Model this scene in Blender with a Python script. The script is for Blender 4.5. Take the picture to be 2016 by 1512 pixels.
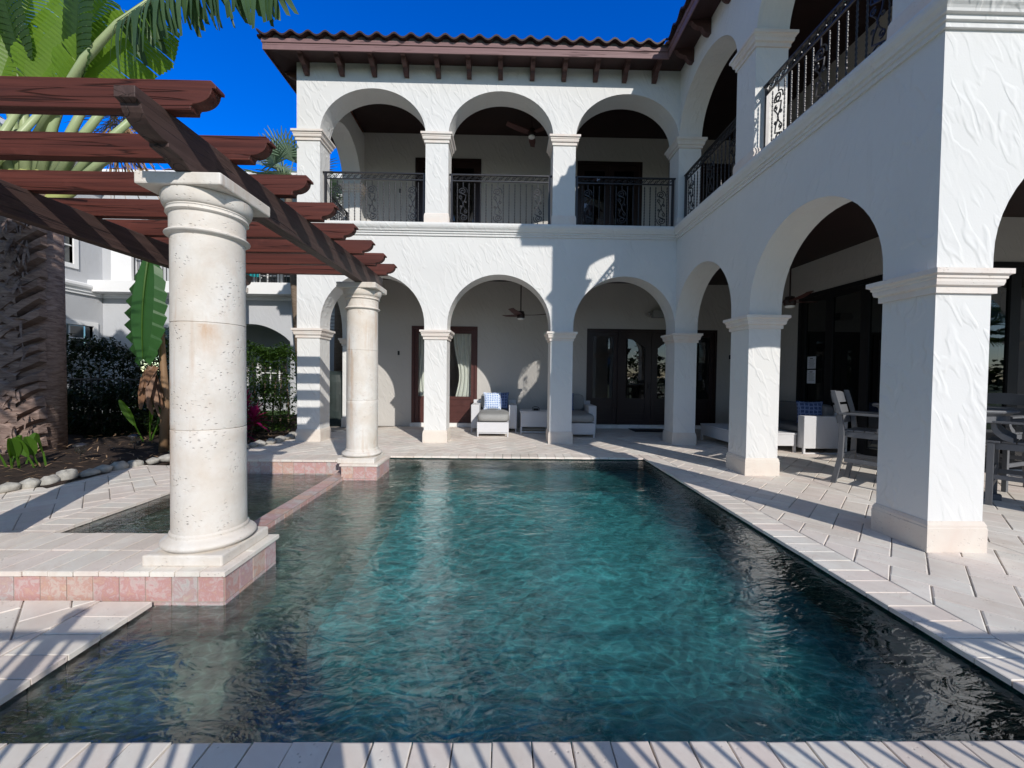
import bpy, math, random
from mathutils import Vector, Matrix
random.seed(7)
R = math.radians
PI = math.pi
scene = bpy.context.scene
for o in list(bpy.data.objects): bpy.data.objects.remove(o)
COL = scene.collection

# ---------------------------------------------------------------- camera
CF, CYAW, CPITCH, CROLL, CH = 790.0, .0159, .0234, .01178, 1.40
cam = bpy.data.cameras.new('camera'); camo = bpy.data.objects.new('camera', cam); COL.objects.link(camo)
cam.sensor_width = 36; cam.lens = CF / 2016 * 36; cam.clip_start = .05; cam.clip_end = 2000
cy, sy, cp, sp = math.cos(CYAW), math.sin(CYAW), math.cos(CPITCH), math.sin(CPITCH)
fwd = Vector((sy*cp, cy*cp, -sp)); rgt = Vector((cy, -sy, 0)); dwn = fwd.cross(rgt)
c_, s_ = math.cos(CROLL), math.sin(CROLL)
r2 = rgt*c_ - dwn*s_; d2 = dwn*c_ + rgt*s_
camo.matrix_world = Matrix(((r2.x, -d2.x, -fwd.x, 0), (r2.y, -d2.y, -fwd.y, 0), (r2.z, -d2.z, -fwd.z, CH), (0, 0, 0, 1)))
scene.camera = camo

# ---------------------------------------------------------------- light
SUN_AZ, SUN_EL = 27.0, 29.7          # azimuth measured from -Y (behind the camera) towards +X
world = bpy.data.worlds.new('World'); scene.world = world; world.use_nodes = True
wn = world.node_tree; wn.nodes.clear()
sky = wn.nodes.new('ShaderNodeTexSky'); sky.sky_type = 'NISHITA'; sky.sun_disc = False
sky.sun_elevation = R(SUN_EL); sky.sun_rotation = R(180 - SUN_AZ)
sky.altitude = 0; sky.air_density = 1.0; sky.dust_density = .15; sky.ozone_density = 5.0
bg = wn.nodes.new('ShaderNodeBackground'); bg.inputs[1].default_value = .138
wo = wn.nodes.new('ShaderNodeOutputWorld')
# the clear sky is deepest blue opposite the sun and paler round it
wtc = wn.nodes.new('ShaderNodeTexCoord'); wsp = wn.nodes.new('ShaderNodeSeparateXYZ'); wn.links.new(wtc.outputs['Generated'], wsp.inputs[0])
wmr = wn.nodes.new('ShaderNodeMapRange'); wmr.interpolation_type = 'SMOOTHSTEP'; wmr.inputs[1].default_value = .0; wmr.inputs[2].default_value = .55
wn.links.new(wsp.outputs[1], wmr.inputs[0])
whs = wn.nodes.new('ShaderNodeHueSaturation'); whs.inputs['Hue'].default_value = .523; whs.inputs['Saturation'].default_value = 1.75; whs.inputs['Value'].default_value = 1.64
wn.links.new(sky.outputs[0], whs.inputs['Color'])
wmx = wn.nodes.new('ShaderNodeMix'); wmx.data_type = 'RGBA'; wn.links.new(wmr.outputs[0], wmx.inputs[0]); wn.links.new(sky.outputs[0], wmx.inputs[6]); wn.links.new(whs.outputs[0], wmx.inputs[7])
wn.links.new(wmx.outputs[2], bg.inputs[0]); wn.links.new(bg.outputs[0], wo.inputs[0])
sl = bpy.data.lights.new('sun', 'SUN'); sl.energy = 4.0; sl.angle = R(.5); sl.color = (1, .95, .88)
so = bpy.data.objects.new('sun', sl); COL.objects.link(so)
sd = Vector((math.sin(R(SUN_AZ))*math.cos(R(SUN_EL)), -math.cos(R(SUN_AZ))*math.cos(R(SUN_EL)), math.sin(R(SUN_EL))))
so.rotation_euler = sd.to_track_quat('Z', 'Y').to_euler(); so.location = (20, -30, 30)
scene.view_settings.view_transform = 'Standard'; scene.view_settings.look = 'None'
scene.view_settings.exposure = 0.0; scene.view_settings.gamma = 1
scene.render.engine = 'CYCLES'
scene.render.resolution_x = 1024; scene.render.resolution_y = 768

# ---------------------------------------------------------------- node helpers
class NT:
    def __init__(s, name):
        s.m = bpy.data.materials.new(name); s.m.use_nodes = True; s.t = s.m.node_tree
        s.b = s.t.nodes['Principled BSDF']; s.o = s.t.nodes['Material Output']
        s.co = None
    def n(s, typ, ins=None, **k):
        nd = s.t.nodes.new('ShaderNode' + typ)
        for a, v in k.items(): setattr(nd, a, v)
        for a, v in (ins or {}).items(): s.set(nd, a, v)
        return nd
    def set(s, nd, a, v):
        i = nd.inputs[a]
        if isinstance(v, bpy.types.NodeSocket): s.t.links.new(v, i)
        elif hasattr(v, 'bl_idname'): s.t.links.new(v.outputs[0], i)
        else:
            if i.type == 'RGBA' and len(v) == 3: v = (*v, 1)
            i.default_value = v
    def coord(s, scale=(1, 1, 1), rot=(0, 0, 0)):
        if not s.co: s.co = s.n('TexCoord')
        return s.n('Mapping', {'Vector': s.co.outputs['Object'], 'Scale': scale, 'Rotation': rot})
    def noise(s, scale=5, detail=3, rough=.5, dist=0, vec=None):
        return s.n('TexNoise', {'Scale': scale, 'Detail': detail, 'Roughness': rough, 'Distortion': dist, 'Vector': vec or s.coord()})
    def ramp(s, fac, stops, interp='LINEAR'):
        r = s.n('ValToRGB', {'Fac': fac}); r.color_ramp.interpolation = interp
        e = r.color_ramp.elements
        while len(e) < len(stops): e.new(.5)
        for i, (p, c) in enumerate(stops):
            if not isinstance(c, tuple): c = (c, c, c)
            e[i].position = p; e[i].color = (*c, 1)
        return r
    def mix(s, fac, a, b, mode='MIX'):
        m = s.n('Mix', data_type='RGBA', blend_type=mode)
        for nm, v in (('Factor', fac),): s.set(m, 0, v)
        for i, v in ((6, a), (7, b)):
            if isinstance(v, bpy.types.NodeSocket): s.t.links.new(v, m.inputs[i])
            elif hasattr(v, 'bl_idname'): s.t.links.new(v.outputs[0], m.inputs[i])
            else: m.inputs[i].default_value = (*v, 1)
        return m.outputs[2]
    def math(s, op, a, b=0.0, c=None):
        m = s.n('Math', operation=op); s.set(m, 0, a); s.set(m, 1, b)
        if c is not None: s.set(m, 2, c)
        return m
    def bump(s, h, strength=.5, dist=.01, normal=None):
        b = s.n('Bump', {'Height': h, 'Strength': strength, 'Distance': dist})
        if normal: s.t.links.new(normal.outputs[0], b.inputs['Normal'])
        return b
    def out(s, color=None, rough=.6, normal=None, metal=0, spec=.5, **k):
        if color is not None: s.set(s.b, 'Base Color', color)
        s.set(s.b, 'Roughness', rough); s.set(s.b, 'Metallic', metal); s.set(s.b, 'Specular IOR Level', spec)
        if normal: s.set(s.b, 'Normal', normal)
        for a, v in k.items(): s.set(s.b, a.replace('_', ' '), v)
        return s.m
def rnd_attr(t): return t.n('Attribute', attribute_name='rnd').outputs['Fac']

def mat_stucco(name, col, marks=1.0, yz=False):
    t = NT(name)
    v = t.coord((1, 1, 1), (R(-28), 0, 0) if yz else (0, R(26), 0))
    v2 = t.n('Mapping', {'Vector': v, 'Scale': (9.5, 9.5, 3.3)})
    n1 = t.n('TexNoise', {'Vector': v2, 'Scale': 1.0, 'Detail': 1.5, 'Roughness': .4, 'Distortion': .5})
    r1 = t.ramp(n1, [(.47, 0.), (.60, 1.), (.75, .5)]); r1.color_ramp.interpolation = 'EASE'
    n2 = t.noise(1.7, 3); n3 = t.noise(60, 3)
    h = t.math('ADD', t.math('MULTIPLY', r1, t.ramp(n2, [(.35, .15), (.65, 1.)])), t.math('MULTIPLY', n3, .12))
    b = t.bump(h, .36*marks, .020)
    c = t.mix(t.ramp(t.noise(.9, 4, .6), [(.3, 0.), (.8, 1.)]), col, tuple(x*.93 for x in col))
    drip = t.ramp(t.noise(1.0, 4, .65, .2, t.coord((9, 9, .35))), [(.60, 0.), (.78, 1.)])
    c = t.mix(t.math('MULTIPLY', t.math('MULTIPLY', drip, t.ramp(t.noise(.6, 2), [(.5, 0.), (.65, 1.)])), .16), c, (.45, .43, .39))
    return t.out(c, .85, b, spec=.25)
M = {}
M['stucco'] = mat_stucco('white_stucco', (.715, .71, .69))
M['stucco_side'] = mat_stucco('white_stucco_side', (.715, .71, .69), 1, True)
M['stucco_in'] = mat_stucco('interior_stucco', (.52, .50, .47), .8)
M['n_wall'] = mat_stucco('pale_grey_stucco', (.50, .51, .53), .3)
M['n_trim'] = mat_stucco('white_trim', (.82, .82, .82), .1)

def mat_stone(name, base, warm, pit=1.0, stain=False, streak=False):
    t = NT(name)
    n = t.noise(3.2, 6, .6, .4)
    c = t.mix(t.ramp(n, [(.35, 0.), (.7, 1.)]), base, warm)
    v = t.coord((1, 1, 1.0))
    vo = t.n('TexVoronoi', {'Vector': t.n('Mapping', {'Vector': t.mix(.06, t.coord(), t.noise(9, 2).outputs[1]), 'Scale': (34, 34, 62)}), 'Scale': 1.0})
    gate = t.ramp(t.noise(5.5, 4, .65), [(.45, 0.), (.60, 1.)])
    p = t.math('MULTIPLY', t.ramp(vo.outputs['Distance'], [(.10, 1.), (.27, 0.)]), gate)
    c = t.mix(t.math('MULTIPLY', p, .26), c, (base[0]*.34, base[1]*.30, base[2]*.27))
    if stain:
        sv = t.coord((7, 7, .5)); ns = t.noise(1.6, 4, .65, .3, sv)
        g = t.ramp(t.noise(1.3, 2), [(.5, 0.), (.66, 1.)])
        s = t.math('MULTIPLY', t.ramp(ns, [(.54, 0.), (.68, 1.)]), g)
        c = t.mix(t.math('MULTIPLY', s, .6), c, (.48, .28, .15))
        sx = t.n('SeparateXYZ', {0: t.coord()}); wob = t.noise(5, 4, .7, .5)
        def band(cx, hw, z0, z1, near):
            dx = t.math('ABSOLUTE', t.math('ADD', t.math('SUBTRACT', sx.outputs[0], cx), t.math('MULTIPLY', t.math('SUBTRACT', wob, .5), .10)))
            a_ = t.ramp(t.math('DIVIDE', dx, hw*2), [(.25, 1.), (.7, 0.)])
            zf = t.n('MapRange', {0: sx.outputs[2], 1: z1, 2: z0, 3: 0., 4: 1.}); zr = t.ramp(zf, [(0, 0.), (.04, 1.), (.35, .75), (1., 0.)])
            yy = t.math('LESS_THAN' if near else 'GREATER_THAN', sx.outputs[1], 4.0)
            return t.math('MULTIPLY', t.math('MULTIPLY', a_, zr), yy)
        for (cx_, hw, z0_, z1_, nr, st) in ((-2.165, .018, .30, 1.36, True, .75), (-2.15, .05, .25, 1.06, True, .35), (-1.90, .045, 1.45, 1.705, True, .65), (-2.16, .03, 1.75, 2.28, True, .3), (-2.085, .022, .2, 1.75, False, .6), (-2.09, .05, .2, 1.0, False, .3)):
            m_ = t.math('MULTIPLY', band(cx_, hw, z0_, z1_, nr), t.ramp(t.noise(16, 4, .7, 0, t.coord((3, 3, .7))), [(.3, .3), (.6, 1.)]))
            c = t.mix(t.math('MULTIPLY', m_, st), c, (.50, .29, .15))
        c = t.mix(t.math('MULTIPLY', t.ramp(t.noise(2.2, 6, .75, .5), [(.45, 0.), (.72, 1.)]), .42), c, (.46, .42, .36))
        c = t.mix(t.math('MULTIPLY', t.ramp(t.noise(7, 6, .8, .3), [(.52, 0.), (.70, 1.)]), .30), c, (.55, .43, .34))
    h = t.math('SUBTRACT', t.math('MULTIPLY', t.noise(14, 5, .6), .35), p)
    return t.out(c, .8, t.bump(h, .6*pit, .006), spec=.25)
M['cast'] = mat_stone('cast_stone', (.74, .70, .65), (.72, .62, .55), .9)
M['cast_base'] = mat_stone('cast_stone_base', (.70, .65, .58), (.66, .57, .50), 1.0)
M['travertine'] = mat_stone('travertine_column', (.73, .70, .655), (.64, .57, .49), 1.4, stain=True)

def mat_paver():
    t = NT('travertine_paver'); a = rnd_attr(t)
    c = t.ramp(a, [(0, (.71, .645, .57)), (.25, (.82, .77, .69)), (.5, (.77, .68, .61)), (.75, (.83, .79, .71)), (1, (.73, .70, .63))])
    v = t.coord((1, 1, 1), (0, 0, R(45)))
    n = t.noise(2.2, 6, .62, .5, t.n('Mapping', {'Vector': v, 'Scale': (1.5, 5, 1)}))
    c2 = t.mix(t.ramp(n, [(.35, 0.), (.7, 1.)]), c, t.mix(.3, c, (.64, .48, .42)))
    c2 = t.mix(t.math('MULTIPLY', t.ramp(t.noise(8, 4, .7), [(.5, 0.), (.75, 1.)]), .35), c2, (.72, .69, .63))
    vo = t.n('TexVoronoi', {'Vector': t.coord(), 'Scale': 46.0})
    p = t.math('MULTIPLY', t.ramp(vo.outputs['Distance'], [(.1, 1.), (.25, 0.)]), t.ramp(t.noise(6, 3), [(.52, 0.), (.62, 1.)]))
    c2 = t.mix(t.math('MULTIPLY', p, .5), c2, (.24, .20, .17))
    c2 = t.mix(t.math('MULTIPLY', t.ramp(t.noise(1.1, 5, .7), [(.42, 0.), (.70, 1.)]), .42), c2, (.42, .36, .30))
    c2 = t.mix(t.math('MULTIPLY', t.ramp(t.noise(3.1, 5, .75, .6), [(.56, 0.), (.70, 1.)]), .35), c2, (.55, .44, .36))
    h = t.math('SUBTRACT', t.math('MULTIPLY', t.noise(20, 5, .65), .4), p)
    return t.out(c2, .75, t.bump(h, .5, .005), spec=.3)
M['paver'] = mat_paver()
def mat_simple(name, col, rough=.6, var=.12, scale=6, bump=.2, bs=30, metal=0, spec=.4):
    t = NT(name)
    c = t.mix(t.ramp(t.noise(scale, 4, .6), [(.3, 0.), (.7, 1.)]), tuple(x*(1-var) for x in col), tuple(min(1, x*(1+var)) for x in col))
    return t.out(c, rough, t.bump(t.noise(bs, 3), bump, .004), metal=metal, spec=spec)
M['grout'] = mat_simple('grout', (.34, .30, .26), .9, .35, 4)
def mat_slate():
    t = NT('pink_slate_tile'); a = rnd_attr(t)
    off = t.n('Combine' 'XYZ', {0: t.math('MULTIPLY', a, 37.0), 1: t.math('MULTIPLY', a, 91.0)})
    va = t.n('VectorMath', operation='ADD'); t.t.links.new(t.coord().outputs[0], va.inputs[0]); t.t.links.new(off.outputs[0], va.inputs[1])
    n = t.noise(15, 8, .75, .8, va)
    c = t.ramp(n, [(.30, (.34, .36, .34)), (.44, (.55, .48, .46)), (.52, (.46, .25, .25)), (.60, (.52, .34, .27)), (.70, (.56, .48, .40))])
    tc_ = t.ramp(a, [(0, (.50, .27, .24)), (.2, (.42, .40, .38)), (.4, (.55, .30, .27)), (.6, (.56, .38, .26)), (.8, (.46, .33, .36)), (1, (.52, .36, .34))], 'CONSTANT')
    c = t.mix(.35, c, tc_)
    return t.out(c, .35, t.bump(n, .3, .006), spec=.5)
M['slate'] = mat_slate()
def mat_wood(name, c1, c2, axis='X', rough=.55):
    t = NT(name)
    sc = {'X': (.6, 14, 14), 'Y': (14, .6, 14)}[axis]
    n = t.noise(1.6, 5, .6, .8, t.coord(sc))
    c = t.mix(t.ramp(n, [(.3, 0.), (.7, 1.)]), c1, c2)
    cr = t.noise(1.0, 2, .4, .3, t.coord({'X': (.5, 9, 16), 'Y': (9, .5, 16)}[axis]))
    crk = t.ramp(cr, [(.487, 0.), (.5, 1.), (.513, 0.)])
    c = t.mix(t.math('MULTIPLY', crk, .8), c, tuple(x*.12 for x in c1))
    w = t.ramp(t.noise(2.4, 4, .7), [(.6, 0.), (.8, 1.)])
    c = t.mix(t.math('MULTIPLY', w, .3), c, tuple(min(1, x*1.9+.02) for x in c2))
    h = t.math('SUBTRACT', t.math('MULTIPLY', n, .5), crk)
    return t.out(c, rough, t.bump(h, .6, .008), spec=.35)
M['rafter'] = mat_wood('red_stained_wood', (.055, .015, .011), (.120, .033, .023), 'X')
M['beam'] = mat_wood('dark_stained_wood', (.050, .030, .026), (.085, .052, .045), 'Y')
M['fascia'] = mat_wood('mauve_painted_wood', (.20, .115, .115), (.235, .14, .135), 'X', .6)
M['corbel'] = mat_wood('brown_painted_wood', (.075, .036, .032), (.10, .05, .045), 'Y')
M['soffit'] = mat_simple('dark_soffit', (.045, .022, .021), .6, .2, 3)
M['ceil'] = mat_simple('dark_ceiling_boards', (.020, .009, .008), .55, .2, 3)
M['tile_dark'] = mat_simple('dark_roof_tile', (.035, .016, .014), .6, .3, 5)
M['tile_red'] = mat_simple('terracotta_tile', (.52, .24, .17), .8, .25, 4)
M['mortar'] = mat_simple('eave_mortar', (.13, .12, .115), .9)
M['iron'] = mat_simple('dark_iron', (.030, .030, .034), .38, .2, 20, .1, 80, metal=.3, spec=.5)
M['frame'] = mat_simple('dark_brown_frame', (.075, .026, .022), .42, .15, 5, .1)
M['frame_dk'] = mat_simple('espresso_frame', (.022, .010, .009), .4, .15, 5, .1)
M['black'] = mat_simple('matte_black', (.008, .008, .009), .5, .1)
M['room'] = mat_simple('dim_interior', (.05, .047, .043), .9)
M['curtain'] = mat_simple('cream_curtain', (.70, .70, .64), .9, .05)
M['sill'] = mat_simple('white_sill', (.76, .74, .71), .7)
def mat_glass(name, tint=(.85, .88, .87), dark=0.0):
    t = NT(name); t.t.nodes.remove(t.b)
    geo = t.n('NewGeometry'); ior = t.math('MULTIPLY_ADD', geo.outputs['Backfacing'], 1/1.5-1.5, 1.5)
    fr = t.n('Fresnel', {'IOR': ior}); f2 = t.math('MULTIPLY', fr, 1.9)
    gl = t.n('BsdfGlossy', {'Roughness': .01, 'Color': (.95, .97, 1)})
    tr = t.n('BsdfTransparent', {'Color': tint})
    m = t.n('MixShader', {0: f2, 1: tr, 2: gl}); t.t.links.new(m.outputs[0], t.o.inputs[0]); return t.m
M['glass'] = mat_glass('window_glass')
M['glass_dk'] = mat_glass('tinted_window_glass', (.25, .27, .27))
def mat_wicker():
    t = NT('white_wicker')
    br = t.n('TexWave', {'Vector': t.coord(), 'Scale': 26.0, 'Distortion': 0.0}, wave_type='BANDS', bands_direction='Z')
    b2 = t.n('TexWave', {'Vector': t.coord(), 'Scale': 14.0}, wave_type='BANDS', bands_direction='X')
    b3 = t.n('TexWave', {'Vector': t.coord(), 'Scale': 14.0}, wave_type='BANDS', bands_direction='Y')
    h = t.math('MULTIPLY', br, t.math('MAXIMUM', b2, b3))
    c = t.mix(h, (.62, .62, .64), (.80, .80, .81))
    return t.out(c, .6, t.bump(h, .7, .006), spec=.3)
M['wicker'] = mat_wicker()
M['cushion'] = mat_simple('grey_cushion', (.30, .30, .29), .95, .05, 10, .15, 200)
M['cushion_dk'] = mat_simple('charcoal_cushion', (.15, .15, .155), .95, .05, 10, .15, 200)
def mat_pillow(name, c1, c2, scale):
    t = NT(name); v = t.coord((scale, scale, scale))
    def wave(d): return t.n('TexWave', {'Vector': v, 'Scale': 1.0}, wave_type='BANDS', bands_direction=d)
    a = t.math('MULTIPLY', t.math('SUBTRACT', wave('X'), .5), t.math('SUBTRACT', wave('Z'), .5))
    d = t.math('ABSOLUTE', a)
    k = t.ramp(d, [(.05, 0.), (.07, 1.), (.12, 1.), (.14, 0.)], 'CONSTANT')
    vo = t.n('TexVoronoi', {'Vector': v, 'Scale': 1.6, 'Randomness': .25}, feature='DISTANCE_TO_EDGE')
    k2 = t.ramp(vo.outputs[0], [(.10, 1.), (.16, 0.)])
    c = t.mix(t.math('MAXIMUM', k, k2), c1, c2)
    return t.out(c, .9, spec=.2)
M['pillow'] = mat_pillow('blue_lattice_fabric', (.10, .22, .52), (.72, .78, .86), 11)
M['pillow_navy'] = mat_pillow('navy_batik_fabric', (.012, .028, .11), (.16, .22, .38), 9)
M['poly'] = mat_simple('grey_lumber', (.125, .13, .14), .5, .08, 4, .15, 60)
M['lamp'] = mat_simple('frosted_lamp', (.75, .75, .72), .4)
M['teal'] = mat_simple('teal_fabric', (.01, .30, .34), .8)
M['tarp'] = mat_simple('dark_tarp', (.022, .032, .030), .6, .3, 3, .5, 8)
M['soil'] = mat_simple('dark_mulch', (.030, .018, .012), .95, .5, 14, 1.0, 40)
M['rock'] = mat_simple('pale_border_stone', (.40, .385, .35), .9, .35, 7, .6, 14)
M['paper'] = mat_simple('white_paper', (.62, .66, .72), .9, .02)
M['ink'] = mat_simple('grey_print', (.12, .12, .14), .9)
M['skin'] = mat_simple('skin', (.50, .30, .22), .6); M['cloth'] = mat_simple('blue_shirt', (.08, .12, .22), .9)
M['grass'] = mat_simple('lawn_grass', (.05, .10, .025), .95, .4, 3, .8, 60)

def mat_leaf(name, c1, c2, trans=.35, rough=.4, scale=3.0, veins=0):
    t = NT(name)
    n = t.noise(scale, 3); a = rnd_attr(t)
    c = t.mix(t.math('MULTIPLY', t.math('ADD', n, a), .5), c1, c2)
    t.out(c, rough, t.bump(t.noise(30, 2), .2, .003), spec=.35)
    tr = t.n('BsdfTranslucent'); hs = t.mix(.5, c, (c2[0]*1.6+.03, c2[1]*1.6+.05, c2[2]*.5)); t.t.links.new(hs, tr.inputs[0])
    m = t.n('MixShader', {0: trans, 1: t.b, 2: tr}); t.t.links.new(m.outputs[0], t.o.inputs[0])
    return t.m
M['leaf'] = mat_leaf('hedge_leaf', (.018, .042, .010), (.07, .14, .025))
M['leaf_dk'] = mat_leaf('shade_dark_leaf', (.008, .016, .006), (.025, .045, .012), .2)  # hedge leaf darkened: the shade of the left bed is in its colour
M['banana'] = mat_leaf('banana_leaf', (.03, .10, .025), (.06, .17, .05), .4)
M['ravenala'] = mat_leaf('fan_palm_blade', (.12, .24, .02), (.22, .36, .03), .5)
M['ravenala_dk'] = mat_leaf('dark_fan_palm_blade', (.03, .07, .02), (.06, .12, .03), .35)
M['petiole'] = mat_leaf('pale_green_stalk', (.30, .38, .18), (.42, .48, .26), .05)
M['sheath'] = mat_leaf('yellow_green_sheath', (.30, .36, .10), (.50, .50, .20), .1, scale=8)
M['frond'] = mat_leaf('grey_green_frond', (.10, .16, .10), (.22, .30, .20), .2)
M['strip'] = mat_leaf('dark_green_strips', (.02, .05, .018), (.10, .17, .07), .25)
M['cordy'] = mat_leaf('magenta_leaf', (.07, .006, .03), (.45, .015, .16), .35, scale=5)
M['dry_dk'] = mat_leaf('dark_dry_leaf', (.12, .055, .03), (.30, .17, .10), .15)
M['dry'] = mat_leaf('dry_leaf', (.22, .13, .07), (.42, .28, .17), .15)
M['sprout'] = mat_leaf('bright_green_leaf', (.05, .13, .015), (.12, .24, .03), .4)
def mat_bark(name, c1, c2):
    t = NT(name); n = t.noise(2.0, 5, .65, .5, t.coord((3, 3, 14))); a = rnd_attr(t)
    c = t.mix(t.ramp(n, [(.3, 0.), (.7, 1.)]), c1, c2)
    c = t.mix(t.math('MULTIPLY', a, .6), c, (c1[0]*.4, c1[1]*.4, c1[2]*.4))
    return t.out(c, .9, t.bump(n, .9, .02), spec=.2)
M['bark'] = mat_bark('palm_boot_bark', (.17, .11, .09), (.46, .34, .29))
M['bark2'] = mat_bark('grey_bark', (.14, .10, .07), (.22, .17, .13))

def mat_water():
    t = NT('pool_water'); t.t.nodes.remove(t.b)
    v = t.coord()
    w = t.noise(1.1, 2, .5, 0, v)
    vd = t.mix(.22, v, w.outputs[1], 'ADD')
    mp = t.n('Mapping', {'Vector': vd, 'Scale': (1, 1.7, 1)})
    n1 = t.n('TexNoise', {'Vector': mp, 'Scale': 5.5, 'Detail': 2.0, 'Roughness': .5, 'Distortion': 1.4})
    n2 = t.n('TexNoise', {'Vector': mp, 'Scale': 17.0, 'Detail': 3.0, 'Roughness': .55, 'Distortion': .8})
    n3 = t.n('TexNoise', {'Vector': mp, 'Scale': 1.6, 'Detail': 1.0})
    amp = t.ramp(t.noise(.7, 1), [(.35, .55), (.65, 1.)])
    h = t.math('ADD', t.math('MULTIPLY', n1, 1.0), t.math('MULTIPLY', n2, .36))
    h = t.math('ADD', t.math('MULTIPLY', h, amp), t.math('MULTIPLY', n3, 1.2))
    b = t.bump(h, 1.0, .0125)
    geo = t.n('NewGeometry'); ior = t.math('MULTIPLY_ADD', geo.outputs['Backfacing'], 1/1.72-1.72, 1.72)
    fr = t.n('Fresnel', {'IOR': ior, 'Normal': b})
    gl = t.n('BsdfGlossy', {'Roughness': .015, 'Color': (1, 1, 1), 'Normal': b})
    # caustic net painted into the transmission tint, in place of light focused by ripples
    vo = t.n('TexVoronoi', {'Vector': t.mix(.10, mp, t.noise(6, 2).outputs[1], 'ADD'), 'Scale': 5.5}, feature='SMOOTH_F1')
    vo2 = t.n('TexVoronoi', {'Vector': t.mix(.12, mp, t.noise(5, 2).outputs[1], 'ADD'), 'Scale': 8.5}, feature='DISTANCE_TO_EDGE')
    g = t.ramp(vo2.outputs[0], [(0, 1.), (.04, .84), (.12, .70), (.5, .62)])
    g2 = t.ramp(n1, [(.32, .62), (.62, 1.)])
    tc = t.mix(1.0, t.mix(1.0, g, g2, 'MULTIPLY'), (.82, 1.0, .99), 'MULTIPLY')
    tr = t.n('BsdfTransparent', {'Color': tc})
    rf = t.n('BsdfRefraction', {'Color': tc, 'IOR': 1.2, 'Roughness': 0.0, 'Normal': b})
    body_ = t.n('MixShader', {0: .5, 1: tr, 2: rf})
    m = t.n('MixShader', {0: fr, 1: body_, 2: gl}); t.t.links.new(m.outputs[0], t.o.inputs[0])
    return t.m
M['water'] = mat_water()
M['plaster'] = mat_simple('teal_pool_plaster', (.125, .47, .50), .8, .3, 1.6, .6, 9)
M['plaster_wall'] = mat_simple('shaded_pool_plaster', (.012, .055, .050), .8, .3, 2, .4, 5)  # wall colour darkened to hold the shade and dark reflection under the coping
M['shelf'] = mat_simple('grey_green_plaster', (.24, .31, .26), .8, .3, 1.5, .6, 9)

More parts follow.
